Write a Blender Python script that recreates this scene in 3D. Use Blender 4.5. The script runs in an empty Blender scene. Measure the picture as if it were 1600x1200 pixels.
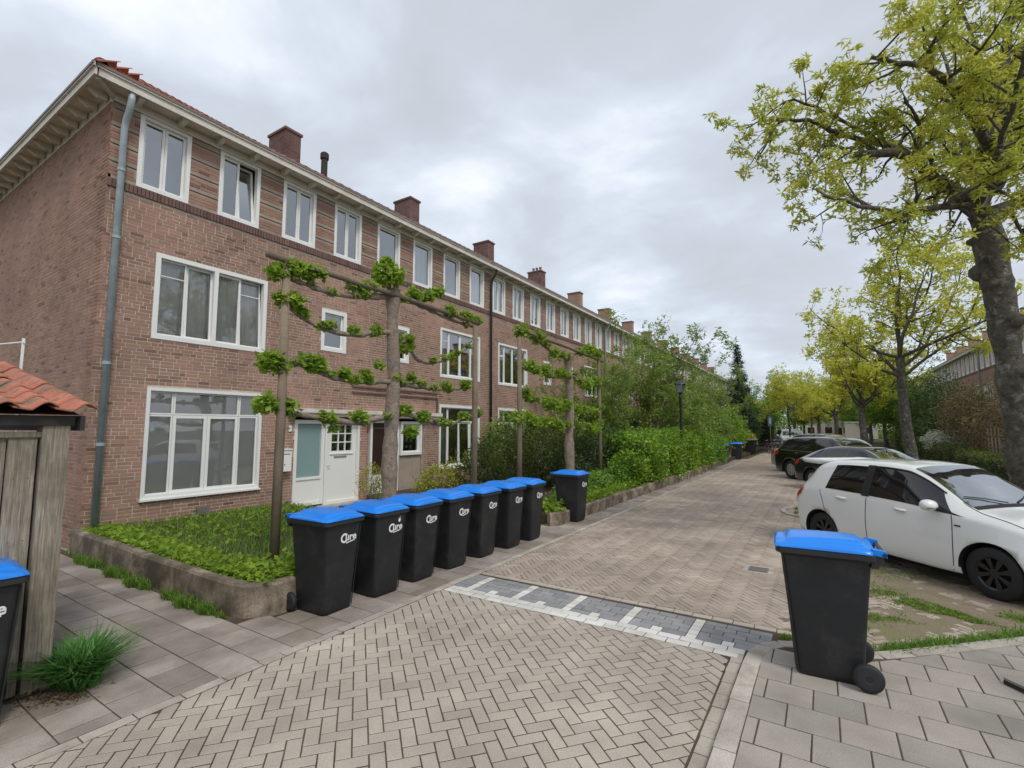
import bpy, math, random
import numpy as np
from mathutils import Vector, Matrix
R = math.radians
rnd = random.Random(7)
rng = np.random.default_rng(11)
SC = bpy.context.scene
COL = SC.collection

# ------------------------------------------------------------------ camera
cam = bpy.data.cameras.new("camera")
camo = bpy.data.objects.new("camera", cam)
COL.objects.link(camo)
camo.location = (0, 0, 2.0)
camo.rotation_euler = (R(90) + math.atan(69 / 757.0), 0, math.atan(485 / 760.0))
cam.sensor_width = 36.0
cam.lens = 757.0 / 1600.0 * 36.0
cam.clip_start = 0.05
cam.clip_end = 1500
SC.camera = camo

# ------------------------------------------------------------------ exposure
SC.view_settings.view_transform = 'Standard'
SC.view_settings.look = 'None'
SC.view_settings.gamma = 1.0
SC.view_settings.use_curve_mapping = False
SC.view_settings.exposure = 0.2

# ------------------------------------------------------------------ world: overcast sky
SUN_EL, SUN_AZ = R(52), R(118)     # azimuth measured clockwise from +Y
W = bpy.data.worlds.new("World")
SC.world = W
W.use_nodes = True
wn, wl = W.node_tree.nodes, W.node_tree.links
wn.clear()
def wnode(t, **k):
    n = wn.new(t)
    for a, b in k.items(): setattr(n, a, b)
    return n
out = wnode('ShaderNodeOutputWorld')
bg = wnode('ShaderNodeBackground'); bg.inputs['Strength'].default_value = 0.10
wl.new(bg.outputs[0], out.inputs[0])
sky = wnode('ShaderNodeTexSky', sky_type='NISHITA', sun_disc=False)
sky.sun_elevation = SUN_EL; sky.sun_rotation = SUN_AZ
sky.air_density = 1.0; sky.dust_density = 2.0
tc = wnode('ShaderNodeTexCoord')
sep = wnode('ShaderNodeSeparateXYZ'); wl.new(tc.outputs['Generated'], sep.inputs[0])
def wmath(op, a, b=None):
    n = wnode('ShaderNodeMath', operation=op)
    for i, x in enumerate((a, b)):
        if x is None: continue
        if isinstance(x, (int, float)): n.inputs[i].default_value = x
        else: wl.new(x, n.inputs[i])
    return n.outputs[0]
zc = wmath('ADD', wmath('MAXIMUM', sep.outputs[2], 0.0), 0.22)
cmb = wnode('ShaderNodeCombineXYZ')
wl.new(wmath('DIVIDE', sep.outputs[0], zc), cmb.inputs[0])
wl.new(wmath('DIVIDE', sep.outputs[1], zc), cmb.inputs[1])
cmb.inputs[2].default_value = 3.1
def wnoise(scale, det, rough, dist=0.0):
    n = wnode('ShaderNodeTexNoise'); wl.new(cmb.outputs[0], n.inputs['Vector'])
    n.inputs['Scale'].default_value = scale; n.inputs['Detail'].default_value = det
    n.inputs['Roughness'].default_value = rough; n.inputs['Distortion'].default_value = dist
    return n.outputs['Fac']
n1 = wnoise(0.75, 6, 0.5, 0.4)
n2 = wnoise(2.2, 8, 0.55, 0.3)
mixn = wmath('ADD', wmath('MULTIPLY', n1, 0.65), wmath('MULTIPLY', n2, 0.35))
ramp = wnode('ShaderNodeValToRGB'); wl.new(mixn, ramp.inputs[0])
cr = ramp.color_ramp
cr.elements[0].position = 0.40; cr.elements[0].color = (5.5, 5.85, 6.35, 1)
cr.elements[1].position = 0.62; cr.elements[1].color = (10.2, 10.4, 10.7, 1)
e = cr.elements.new(0.475); e.color = (5.9, 6.4, 7.1, 1)
e = cr.elements.new(0.53); e.color = (6.9, 7.6, 8.5, 1)
mx = wnode('ShaderNodeMix', data_type='RGBA'); mx.inputs[0].default_value = 0.9
wl.new(sky.outputs[0], mx.inputs[6]); wl.new(ramp.outputs[0], mx.inputs[7])
wl.new(mx.outputs[2], bg.inputs[0])

# ------------------------------------------------------------------ sun (soft, overcast)
sun = bpy.data.lights.new("sun", 'SUN')
suno = bpy.data.objects.new("sun", sun)
COL.objects.link(suno)
sun.energy = 1.5; sun.angle = R(14); sun.color = (1.0, 0.96, 0.9)
sd = Vector((math.sin(SUN_AZ) * math.cos(SUN_EL), math.cos(SUN_AZ) * math.cos(SUN_EL), math.sin(SUN_EL)))
suno.rotation_euler = sd.to_track_quat('Z', 'Y').to_euler()
suno.location = (0, 0, 60)

# ================================================================== mesh helpers
class MB:
    def __init__(s): s.v = []; s.f = []; s.t = []; s.m = []
    def add(s, vs, fs, tint=0.0, m=0):
        o = len(s.v); s.v.extend([tuple(p) for p in vs])
        for f in fs: s.f.append(tuple(i + o for i in f)); s.t.append(tint); s.m.append(m)
        return s
    def box(s, x0, x1, y0, y1, z0, z1, tint=0.0, m=0):
        return s.add([(x0,y0,z0),(x1,y0,z0),(x1,y1,z0),(x0,y1,z0),(x0,y0,z1),(x1,y0,z1),(x1,y1,z1),(x0,y1,z1)],
                     [(0,3,2,1),(4,5,6,7),(0,1,5,4),(1,2,6,5),(2,3,7,6),(3,0,4,7)], tint, m)
    def bar(s, a, b, w, h, up=(0,0,1), tint=0.0, m=0):
        a, b, up = Vector(a), Vector(b), Vector(up)
        d = (b - a).normalized(); u = d.cross(up).normalized() * w / 2; v = u.cross(d).normalized() * h / 2
        P = [a-u-v, a+u-v, a+u+v, a-u+v, b-u-v, b+u-v, b+u+v, b-u+v]
        return s.add(P, [(0,1,2,3),(7,6,5,4),(0,4,5,1),(1,5,6,2),(2,6,7,3),(3,7,4,0)], tint, m)
    def prism(s, poly, z0, z1, bev=0.0, tint=0.0, m=0):
        n = len(poly)
        cx = sum(p[0] for p in poly) / n; cy = sum(p[1] for p in poly) / n
        area = sum(poly[i][0]*poly[(i+1)%n][1] - poly[(i+1)%n][0]*poly[i][1] for i in range(n))
        if area < 0: poly = poly[::-1]
        if bev:
            ins = []
            for x, y in poly:
                d = math.hypot(x-cx, y-cy) or 1; k = max(0, (d - bev*1.35) / d)
                ins.append((cx + (x-cx)*k, cy + (y-cy)*k))
            vs = [(x,y,z0) for x,y in poly] + [(x,y,z1-bev*.6) for x,y in poly] + [(x,y,z1) for x,y in ins]
            fs = [tuple(range(2*n, 3*n))]
            for i in range(n):
                j = (i+1) % n
                fs += [(i,j,n+j,n+i), (n+i,n+j,2*n+j,2*n+i)]
        else:
            vs = [(x,y,z0) for x,y in poly] + [(x,y,z1) for x,y in poly]
            fs = [tuple(range(n, 2*n))] + [(i,(i+1)%n,n+(i+1)%n,n+i) for i in range(n)]
        return s.add(vs, fs, tint, m)
    def tube(s, pts, rad, n=8, cap=True, tint=0.0, m=0, jit=0.0):
        pts = [Vector(p) for p in pts]; k = len(pts)
        if not hasattr(rad, '__len__'): rad = [rad]*k
        ref = Vector((0.13, 0.21, 0.97)); vs = []; u = None
        for i in range(k):
            d = (pts[min(i+1, k-1)] - pts[max(i-1, 0)])
            d = d.normalized() if d.length > 1e-9 else Vector((0,0,1))
            if u is None:
                u = d.cross(ref if abs(d.dot(ref)) < .95 else Vector((1,0,0))).normalized()
            else:
                u = (u - d*u.dot(d)).normalized()
            w = d.cross(u)
            for j in range(n):
                a = 2*math.pi*j/n; r = rad[i]*(1 + (rnd.uniform(-jit, jit) if jit else 0))
                vs.append(pts[i] + (u*math.cos(a) + w*math.sin(a))*r)
        fs = [(i*n+j, i*n+(j+1)%n, (i+1)*n+(j+1)%n, (i+1)*n+j) for i in range(k-1) for j in range(n)]
        if cap: fs += [tuple(range(n))[::-1], tuple(range((k-1)*n, k*n))]
        return s.add(vs, fs, tint, m)
    def lathe(s, prof, n=20, c=(0,0,0), axis='Z', tint=0.0, m=0, cap=True):
        vs = []
        for r, z in prof:
            for j in range(n):
                a = 2*math.pi*j/n; p = (r*math.cos(a), r*math.sin(a), z)
                if axis == 'Y': p = (p[0], p[2], -p[1])
                if axis == 'X': p = (p[2], p[0], p[1])
                vs.append((p[0]+c[0], p[1]+c[1], p[2]+c[2]))
        k = len(prof)
        fs = [(i*n+j, i*n+(j+1)%n, (i+1)*n+(j+1)%n, (i+1)*n+j) for i in range(k-1) for j in range(n)]
        if cap: fs += [tuple(range(n))[::-1], tuple(range((k-1)*n, k*n))]
        return s.add(vs, fs, tint, m)
    def ring(s, y0, y1, z0, z1, w, x0, x1, m=0):
        """rectangular frame in a YZ plane, butted at the corners"""
        s.box(x0,x1,y0,y0+w,z0,z1,m=m); s.box(x0,x1,y1-w,y1,z0,z1,m=m)
        s.box(x0,x1,y0+w,y1-w,z0,z0+w,m=m); s.box(x0,x1,y0+w,y1-w,z1-w,z1,m=m)
        return s
    def mesh(s, name, mats, smooth=False):
        me = bpy.data.meshes.new(name)
        me.from_pydata(s.v, [], s.f)
        for mt in (mats if isinstance(mats, (list, tuple)) else [mats]): me.materials.append(mt)
        if any(s.m): me.polygons.foreach_set('material_index', s.m)
        if any(s.t):
            a = me.attributes.new('tint', 'FLOAT', 'FACE'); a.data.foreach_set('value', s.t)
        if smooth: me.polygons.foreach_set('use_smooth', [True]*len(me.polygons))
        me.update()
        return me
    def build(s, name, mats, parent=None, smooth=False, **pr):
        return link(name, s.mesh(name, mats, smooth), parent, **pr)

def link(name, data, parent=None, loc=None, rot=None, **pr):
    o = bpy.data.objects.new(name, data); COL.objects.link(o)
    if parent is not None: o.parent = parent
    if loc is not None: o.location = loc
    if rot is not None: o.rotation_euler = rot
    for k, v in pr.items():
        if v is not None: o[k] = v
    return o
def empty(name, loc, rz=0, **pr):
    o = link(name, None, None, loc, (0,0,rz), **pr); o.empty_display_size = .2; return o
def thing(o, label, cat, group=None):
    o['label'] = label; o['category'] = cat
    if group: o['group'] = group
    return o
KIDS = {}
def copy_tree(o, parent=None):
    c = o.copy(); COL.objects.link(c)
    if parent is not None: c.parent = parent; c.matrix_parent_inverse = o.matrix_parent_inverse.copy()
    for ch in KIDS_OF(o): copy_tree(ch, c)
    return c
def KIDS_OF(o):
    key = o.name
    if key not in KIDS: KIDS[key] = [x for x in bpy.data.objects if x.parent == o]
    return KIDS[key]

def np_mesh(name, V, F4, mat, tint=None, smooth=False):
    """quad mesh from numpy arrays"""
    me = bpy.data.meshes.new(name)
    n = len(F4); k = F4.shape[1]
    me.vertices.add(len(V)); me.vertices.foreach_set('co', V.astype(np.float32).ravel())
    me.loops.add(n*k); me.loops.foreach_set('vertex_index', F4.astype(np.int32).ravel())
    me.polygons.add(n); me.polygons.foreach_set('loop_start', np.arange(0, n*k, k, dtype=np.int32))
    me.polygons.foreach_set('loop_total', np.full(n, k, dtype=np.int32))
    me.materials.append(mat)
    if tint is not None:
        a = me.attributes.new('tint', 'FLOAT', 'FACE'); a.data.foreach_set('value', tint.astype(np.float32))
    me.update(calc_edges=True); me.validate()
    if smooth: me.polygons.foreach_set('use_smooth', [True]*n)
    return me

def leaf_arrays(P, size, aspect=0.5, up=0.35, rs=None, droop=0.0):
    """one folded rhombic leaf per point"""
    n = len(P); rs = rs or rng
    d = rs.normal(size=(n,3)); d[:,2] = d[:,2]*.6 - droop; d /= np.linalg.norm(d, axis=1)[:,None] + 1e-9
    nr = rs.normal(size=(n,3)); nr[:,2] = np.abs(nr[:,2]) + up
    s = np.cross(d, nr); s /= np.linalg.norm(s, axis=1)[:,None] + 1e-9
    L = (size*rs.uniform(.65, 1.3, n))[:,None]; wd = L*aspect*.5
    V = np.empty((n,4,3)); V[:,0] = P; V[:,1] = P + d*L*.45 + s*wd; V[:,2] = P + d*L; V[:,3] = P + d*L*.45 - s*wd
    return V.reshape(-1,3), np.arange(n*4).reshape(-1,4)
def leaves(name, P, size, mat, parent=None, aspect=.5, up=.35, droop=0., tint=None, **pr):
    V, F = leaf_arrays(P, size, aspect, up, droop=droop)
    if tint is None: tint = rng.uniform(0, 1, len(F))
    return link(name, np_mesh(name, V, F, mat, tint), parent, **pr)
def rosettes(name, C, k, size, mat, parent, aspect=.3, sig=.015, **pr):
    P = np.repeat(C, k, 0) + rng.normal(0, sig, (len(C)*k, 3)); t_ = np.repeat(rng.uniform(0,1,len(C)), k)*.75 + rng.uniform(0,.25,len(P))
    return leaves(name, P, size, mat, parent, aspect=aspect, up=.6, droop=.1, tint=t_, **pr)
def blades(name, P, h, mat, w=.006, lean=.35, parent=None, **pr):
    n = len(P); a = rng.uniform(0, 2*np.pi, n); hh = h*rng.uniform(.4, 1.25, n)
    dirv = np.stack([np.cos(a), np.sin(a), np.zeros(n)], 1); side = np.stack([-np.sin(a), np.cos(a), np.zeros(n)], 1)
    ln = (hh*lean*rng.uniform(.1, 1.8, n))[:,None]
    up = np.array([[0,0,1.]])
    mid = P + up*hh[:,None]*.6 + dirv*ln*.35; tip = P + up*(hh*rng.uniform(.75, 1, n))[:,None] + dirv*ln
    V = np.empty((n,6,3)); V[:,0] = P-side*w; V[:,1] = P+side*w; V[:,2] = mid+side*w*.8; V[:,3] = mid-side*w*.8
    V[:,4] = tip+side*w*.12; V[:,5] = tip-side*w*.12
    b = np.arange(n)[:,None]*6
    F = np.concatenate([b+np.array([[0,1,2,3]]), b+np.array([[3,2,4,5]])], 1).reshape(-1,4)
    t = np.repeat(rng.uniform(0,1,n), 2)
    return link(name, np_mesh(name, V.reshape(-1,3), F, mat, t), parent, **pr)

# ================================================================== materials
def nodes(name):
    m = bpy.data.materials.new(name); m.use_nodes = True
    nt = m.node_tree; nt.nodes.clear()
    o = nt.nodes.new('ShaderNodeOutputMaterial')
    return m, nt, o
class NT:
    def __init__(s, nt): s.nt = nt
    def n(s, t, ins=None, **k):
        x = s.nt.nodes.new(t)
        for a, b in k.items(): setattr(x, a, b)
        for a, b in (ins or {}).items():
            if isinstance(b, bpy.types.NodeSocket): s.nt.links.new(b, x.inputs[a])
            else: x.inputs[a].default_value = b
        return x
    def math(s, op, a, b=0.0, c=None):
        x = s.nt.nodes.new('ShaderNodeMath'); x.operation = op
        for i, v in enumerate((a, b, c)):
            if v is None: continue
            if isinstance(v, bpy.types.NodeSocket): s.nt.links.new(v, x.inputs[i])
            else: x.inputs[i].default_value = v
        return x.outputs[0]
    def mix(s, f, a, b, mode='MIX'):
        x = s.nt.nodes.new('ShaderNodeMix'); x.data_type = 'RGBA'; x.blend_type = mode
        for i, v in ((0, f), (6, a), (7, b)):
            if isinstance(v, bpy.types.NodeSocket): s.nt.links.new(v, x.inputs[i])
            else: x.inputs[i].default_value = (*v, 1) if isinstance(v, tuple) and len(v) == 3 else v
        return x.outputs[2]
    def ramp(s, f, stops, interp='LINEAR'):
        x = s.nt.nodes.new('ShaderNodeValToRGB'); c = x.color_ramp; c.interpolation = interp
        s.nt.links.new(f, x.inputs[0])
        while len(c.elements) < len(stops): c.elements.new(.5)
        for e_, (p, q) in zip(c.elements, stops): e_.position = p; e_.color = (*q, 1) if len(q) == 3 else q
        return x.outputs[0]
    def noise(s, vec, scale, det=4, rough=.55, dist=0.):
        return s.n('ShaderNodeTexNoise', {'Vector': vec, 'Scale': scale, 'Detail': det, 'Roughness': rough, 'Distortion': dist}).outputs['Fac']
    def pos(s, world=False):
        return s.n('ShaderNodeNewGeometry').outputs['Position'] if world else s.n('ShaderNodeTexCoord').outputs['Object']
    def tint(s):
        a = s.n('ShaderNodeAttribute', attribute_name='tint', attribute_type='GEOMETRY').outputs['Fac']
        r = s.n('ShaderNodeObjectInfo').outputs['Random']
        return s.math('FRACT', s.math('ADD', a, r))

def mat_pieces(name, stops, rough=.85, grain=60, gs=.35, patch=(1.2, .3), bump=.25, dirt=None, world=True, spec=.3):
    """masonry and wood pieces: a colour per piece (tint/object random) + grain + large patches"""
    m, nt, o = nodes(name); N = NT(nt); P = N.pos(world)
    t = N.tint()
    c = N.ramp(t, stops)
    g = N.noise(P, grain, 5, .7)
    c = N.mix(gs, c, N.ramp(g, [(.25, (.25,.25,.25)), (.75, (.78,.78,.78))]), 'OVERLAY')
    p = N.noise(P, patch[0], 4, .6)
    c = N.mix(patch[1], c, N.ramp(p, [(.3, (.22,.22,.22)), (.7, (.8,.8,.8))]), 'OVERLAY')
    if dirt:
        col, sc, lo, hi, amt = dirt
        k = N.ramp(N.noise(P, sc, 6, .65, .4), [(lo, (0,0,0)), (hi, (1,1,1))])
        c = N.mix(N.math('MULTIPLY', k, amt), c, col)
    b = N.n('ShaderNodeBsdfPrincipled', {'Base Color': c, 'Roughness': rough, 'Specular IOR Level': spec})
    bm = N.n('ShaderNodeBump', {'Height': g, 'Strength': bump, 'Distance': .004})
    nt.links.new(bm.outputs[0], b.inputs['Normal'])
    nt.links.new(b.outputs[0], o.inputs[0]); return m
def mat_plain(name, col, rough=.5, metal=0., coat=0., var=.12, vs=3., bump=0., bs=40, spec=.5, dirt=None, bd=.01):
    m, nt, o = nodes(name); N = NT(nt); P = N.pos(True)
    c = N.mix(var, col, N.ramp(N.noise(P, vs, 5, .6), [(.3, (.2,.2,.2)), (.7, (.82,.82,.82))]), 'OVERLAY')
    if dirt:
        dc, sc, lo, hi, amt = dirt
        k = N.ramp(N.noise(P, sc, 7, .7, .3), [(lo, (0,0,0)), (hi, (1,1,1))])
        c = N.mix(N.math('MULTIPLY', k, amt), c, dc)
    b = N.n('ShaderNodeBsdfPrincipled', {'Base Color': c, 'Roughness': rough, 'Metallic': metal, 'Coat Weight': coat, 'Coat Roughness': .04, 'Specular IOR Level': spec})
    if bump:
        bm = N.n('ShaderNodeBump', {'Height': N.noise(P, bs, 5, .65), 'Strength': bump, 'Distance': bd})
        nt.links.new(bm.outputs[0], b.inputs['Normal'])
    nt.links.new(b.outputs[0], o.inputs[0]); return m
def mat_leaf(name, stops, trans=.4, rough=.55, clump=None):
    m, nt, o = nodes(name); N = NT(nt)
    a = N.n('ShaderNodeAttribute', attribute_name='tint', attribute_type='GEOMETRY').outputs['Fac']
    big = N.noise(N.pos(True), clump or 1.1, 3, .6)
    f = N.math('ADD', N.math('MULTIPLY', a, .55), N.math('MULTIPLY', N.math('SUBTRACT', N.math('MULTIPLY', big, 2.2), .6), .45))
    c = N.ramp(f, stops)
    b = N.n('ShaderNodeBsdfPrincipled', {'Base Color': c, 'Roughness': rough, 'Specular IOR Level': .3})
    tr = N.n('ShaderNodeBsdfTranslucent', {'Color': N.mix(.2, c, (.5,.6,.08))})
    ms = N.n('ShaderNodeMixShader', {0: trans}); nt.links.new(b.outputs[0], ms.inputs[1]); nt.links.new(tr.outputs[0], ms.inputs[2])
    nt.links.new(ms.outputs[0], o.inputs[0]); return m
def mat_glass(name, refl=.22, tintc=(.75,.8,.82), rough=.02):
    m, nt, o = nodes(name); N = NT(nt)
    P = N.pos(True)
    fr = N.n('ShaderNodeFresnel', {'IOR': 1.9}).outputs[0]
    f = N.math('ADD', fr, refl); f = N.math('MINIMUM', f, .95)
    bm = N.n('ShaderNodeBump', {'Height': N.noise(P, 1.2, 2, .5), 'Strength': .06, 'Distance': .03})
    gl = N.n('ShaderNodeBsdfGlossy', {'Roughness': rough, 'Color': (.88,.9,.93,1), 'Normal': bm.outputs[0]})
    tr = N.n('ShaderNodeBsdfTransparent', {'Color': (*tintc, 1)})
    ms = N.n('ShaderNodeMixShader', {0: f}); nt.links.new(tr.outputs[0], ms.inputs[1]); nt.links.new(gl.outputs[0], ms.inputs[2])
    nt.links.new(ms.outputs[0], o.inputs[0]); return m
def mat_wallbrick(name, c1, c2, mort, axes='YZ', sc=1.0):
    m, nt, o = nodes(name); N = NT(nt); P = N.pos(False)
    s = N.n('ShaderNodeSeparateXYZ', {0: P})
    v = N.n('ShaderNodeCombineXYZ', {0: s.outputs['XYZ'.index(axes[0])], 1: s.outputs['XYZ'.index(axes[1])]}).outputs[0]
    bt = N.n('ShaderNodeTexBrick', {'Vector': v, 'Color1': (*c1,1), 'Color2': (*c2,1), 'Mortar': (*mort,1), 'Scale': sc,
             'Mortar Size': .006, 'Mortar Smooth': .2, 'Bias': 0., 'Brick Width': .221, 'Row Height': .0665})
    c = N.mix(.35, bt.outputs[0], N.ramp(N.noise(P, 1.3, 5, .65), [(.3, (.25,.25,.25)), (.7, (.75,.75,.75))]), 'OVERLAY')
    c = N.mix(.25, c, N.ramp(N.noise(P, 30, 3, .6), [(.3, (.2,.2,.2)), (.7, (.8,.8,.8))]), 'OVERLAY')
    b = N.n('ShaderNodeBsdfPrincipled', {'Base Color': c, 'Roughness': .9, 'Specular IOR Level': .2})
    bm = N.n('ShaderNodeBump', {'Height': N.math('SUBTRACT', 1.0, bt.outputs['Fac']), 'Strength': .6, 'Distance': .006})
    nt.links.new(bm.outputs[0], b.inputs['Normal'])
    nt.links.new(b.outputs[0], o.inputs[0]); return m

BR = [(0, (.18,.10,.075)), (.06, (.27,.155,.115)), (.3, (.32,.19,.14)), (.6, (.36,.215,.16)), (.8, (.345,.19,.14)), (1, (.29,.185,.14))]
M = {}
M['brick'] = mat_pieces('wall brick', BR, grain=90, gs=.4, patch=(.7,.35), bump=.4)
M['brick_dark'] = mat_pieces('dark band brick', [(0,(.13,.075,.065)),(.5,(.20,.115,.10)),(1,(.16,.10,.09))], grain=90)
M['mortar'] = mat_plain('mortar', (.52,.455,.385), .95, var=.4, vs=2.5, bump=.3, bs=120)
M['mortar_shaded'] = mat_plain('shaded mortar', (.34,.27,.22), .95, var=.4, vs=2.5, bump=.3, bs=120)  # mortar colour darkened to stand for shade in the upper wall grooves
M['brick_far'] = mat_wallbrick('far wall brick', (.355,.21,.155), (.295,.17,.125), (.46,.39,.33))
M['brick_end'] = mat_wallbrick('far end wall brick', (.39,.25,.20), (.32,.195,.15), (.42,.36,.31), 'XZ')
M['white'] = mat_plain('white paint', (.80,.80,.77), .4, var=.06, vs=2)
M['cream'] = mat_plain('weathered cream paint', (.66,.61,.54), .6, var=.3, vs=2.5, dirt=((.25,.21,.18), 3, .5, .8, .5))
M['trim'] = mat_plain('brown gutter edge and groove shade', (.20,.15,.13), .5, var=.2)
M['glass'] = mat_glass('window glass', .26, (.9,.93,.95))
M['glass_clear'] = mat_glass('thin window glass', .04, (1,1,1))
M['glass_car'] = mat_glass('car glass', .10, (.10,.115,.12))
M['glass_teal'] = mat_plain('frosted teal glass', (.22,.33,.33), .18, var=.1, vs=1, coat=.4)
M['room'] = mat_plain('room walls', (.30,.28,.26), .9)
M['room_dark'] = mat_plain('dark door panel', (.035,.018,.014), .35, var=.2)
M['curtain'] = mat_plain('curtain', (.74,.75,.72), .9, var=.2, vs=4)
M['blind'] = mat_plain('venetian blind', (.88,.87,.82), .6, var=.05)
M['zinc'] = mat_plain('grey zinc pipe', (.34,.40,.43), .5, metal=.2, var=.3, vs=5)
M['pipe_dark'] = mat_plain('dark pipe', (.03,.03,.032), .5)
M['pipe_grey'] = mat_plain('brown grey pipe', (.17,.14,.14), .5, var=.2)
M['tile'] = mat_pieces('red roof tile', [(0,(.25,.085,.055)),(.4,(.36,.125,.08)),(.75,(.30,.105,.07)),(1,(.20,.08,.06))], rough=.7, grain=25, patch=(2,.3),
                       dirt=((.10,.09,.07), 1.6, .55, .75, .6))
M['tile_old'] = mat_pieces('weathered roof tile', [(0,(.17,.07,.05)),(.5,(.25,.10,.07)),(1,(.15,.08,.06))], rough=.8, grain=25,
                       dirt=((.08,.075,.06), 1.5, .45, .7, .6))
M['tile_shed'] = mat_pieces('orange shed tile', [(0,(.36,.13,.085)),(.5,(.44,.165,.105)),(1,(.30,.13,.09))], rough=.8, grain=45, gs=.6, patch=(3,.4), bump=.5,
                       dirt=((.15,.135,.10), 5, .50, .62, .8))
def mat_wood(name, c0, c1, moss):
    m, nt, o = nodes(name); N = NT(nt)
    P = N.pos(True); mp = N.n('ShaderNodeMapping', {'Vector': P, 'Scale': (1,1,.045)}).outputs[0]
    g1_ = N.noise(mp, 55, 6, .7, .6); g2_ = N.noise(mp, 160, 3, .6); kn = N.noise(P, 2.6, 5, .6)
    c = N.mix(N.ramp(g1_, [(.3,(0,0,0)),(.7,(1,1,1))]), c0, c1)
    c = N.mix(.5, c, N.ramp(g2_, [(.3,(.2,.2,.2)),(.7,(.8,.8,.8))]), 'OVERLAY')
    c = N.mix(.45, c, N.ramp(N.tint(), [(0,(.3,.3,.3)),(1,(.7,.68,.64))]), 'OVERLAY')
    z = N.n('ShaderNodeSeparateXYZ', {0: P}).outputs[2]
    k = N.math('MULTIPLY', N.ramp(kn, [(.42,(0,0,0)),(.66,(1,1,1))]), .75)
    c = N.mix(k, c, moss)
    b = N.n('ShaderNodeBsdfPrincipled', {'Base Color': c, 'Roughness': .9, 'Specular IOR Level': .2})
    bm = N.n('ShaderNodeBump', {'Height': g1_, 'Strength': .8, 'Distance': .006})
    nt.links.new(bm.outputs[0], b.inputs['Normal']); nt.links.new(b.outputs[0], o.inputs[0]); return m
M['wood_old'] = mat_wood('weathered grey wood', (.14,.115,.09), (.36,.32,.26), (.13,.125,.085))
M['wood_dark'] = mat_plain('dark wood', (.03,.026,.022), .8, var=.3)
M['pole'] = mat_pieces('weathered pole', [(0,(.17,.135,.095)),(1,(.22,.175,.125))], grain=30, patch=(2,.4))
M['bark'] = mat_plain('smooth bark', (.27,.21,.165), .9, var=.6, vs=12, bump=.9, bs=28, bd=.03, dirt=((.09,.075,.05), 6, .5, .75, .6))
M['bark_dark'] = mat_plain('dark mossy bark', (.10,.09,.07), .95, var=.8, vs=9, bump=1.0, bs=16, bd=.06, dirt=((.30,.30,.26), 7, .55, .64, .7))
M['paver'] = mat_pieces('beige paving brick', [(0,(.34,.295,.25)),(.3,(.395,.345,.29)),(.8,(.38,.33,.275)),(1,(.43,.375,.315))], grain=140, gs=.8, patch=(1.1,.38), bump=.5)
M['paver_red'] = mat_pieces('worn street brick', [(0,(.30,.245,.195)),(.35,(.37,.30,.245)),(.7,(.355,.29,.24)),(1,(.41,.34,.28))], grain=120, gs=.6, patch=(.8,.45), bump=.5,
                       dirt=((.24,.19,.145), 1.3, .5, .75, .7))
M['block_white'] = mat_pieces('white block', [(0,(.52,.50,.46)),(1,(.66,.635,.59))], grain=120, gs=.5, patch=(3,.3))
M['block_grey'] = mat_pieces('grey block', [(0,(.21,.21,.215)),(.5,(.28,.275,.275)),(1,(.24,.235,.235))], grain=120, gs=.5, patch=(3,.3))
M['slab'] = mat_pieces('pavement slab', [(0,(.24,.20,.175)),(.5,(.31,.265,.235)),(1,(.35,.30,.265))], grain=130, gs=.7, patch=(1.6,.5), bump=.5,
                       dirt=((.17,.135,.09), 1.3, .46, .68, .65))
M['slab_r'] = mat_pieces('grey pavement slab', [(0,(.26,.235,.205)),(.5,(.34,.30,.26)),(1,(.30,.27,.235))], grain=130, gs=.7, patch=(1.4,.4), bump=.4,
                       dirt=((.25,.22,.17), 1.6, .52, .75, .5))
M['kerb'] = mat_pieces('kerb stone', [(0,(.36,.32,.275)),(1,(.43,.385,.335))], grain=150, gs=.7, patch=(3,.4), bump=.6,
                       dirt=((.17,.15,.09), 4, .52, .75, .55))
M['concrete'] = mat_pieces('mossy concrete', [(0,(.30,.24,.185)),(1,(.36,.29,.225))], grain=45, gs=.9, patch=(2.2,.8), bump=1.0,
                       dirt=((.085,.07,.045), 2.4, .34, .56, .9))
M['leaf_street'] = mat_leaf('street tree leaves', [(0,(.22,.27,.05)),(.35,(.40,.44,.07)),(.65,(.58,.56,.09)),(1,(.74,.62,.15))], .55, clump=.9)
M['leaf_yellow'] = mat_leaf('yellow green leaves', [(0,(.30,.34,.05)),(.35,(.52,.55,.07)),(.65,(.70,.67,.10)),(1,(.82,.75,.2))], .5)
M['leaf_lime'] = mat_leaf('fresh lime leaves', [(0,(.10,.19,.02)),(.4,(.22,.36,.04)),(.75,(.36,.50,.06)),(1,(.46,.55,.10))], .5, clump=2.5)
M['leaf_mid'] = mat_leaf('mid green leaves', [(0,(.09,.15,.035)),(.4,(.20,.30,.06)),(.75,(.32,.42,.10)),(1,(.46,.54,.18))], .45)
M['leaf_hedge'] = mat_leaf('hedge leaves', [(0,(.025,.045,.012)),(.5,(.07,.105,.025)),(.85,(.14,.19,.04)),(1,(.22,.27,.07))], .3)
M['leaf_dark'] = mat_leaf('dark green leaves', [(0,(.02,.04,.016)),(.5,(.05,.09,.028)),(.85,(.09,.15,.045)),(1,(.15,.22,.07))], .3)
M['leaf_laurel'] = mat_leaf('bright laurel leaves', [(0,(.07,.13,.016)),(.45,(.15,.28,.025)),(.8,(.28,.45,.04)),(1,(.42,.58,.08))], .35, rough=.35, clump=1.8)
M['leaf_rust'] = mat_leaf('reddish brown leaves', [(0,(.06,.035,.022)),(.5,(.13,.08,.05)),(.85,(.17,.15,.06)),(1,(.22,.24,.09))], .3)
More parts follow.
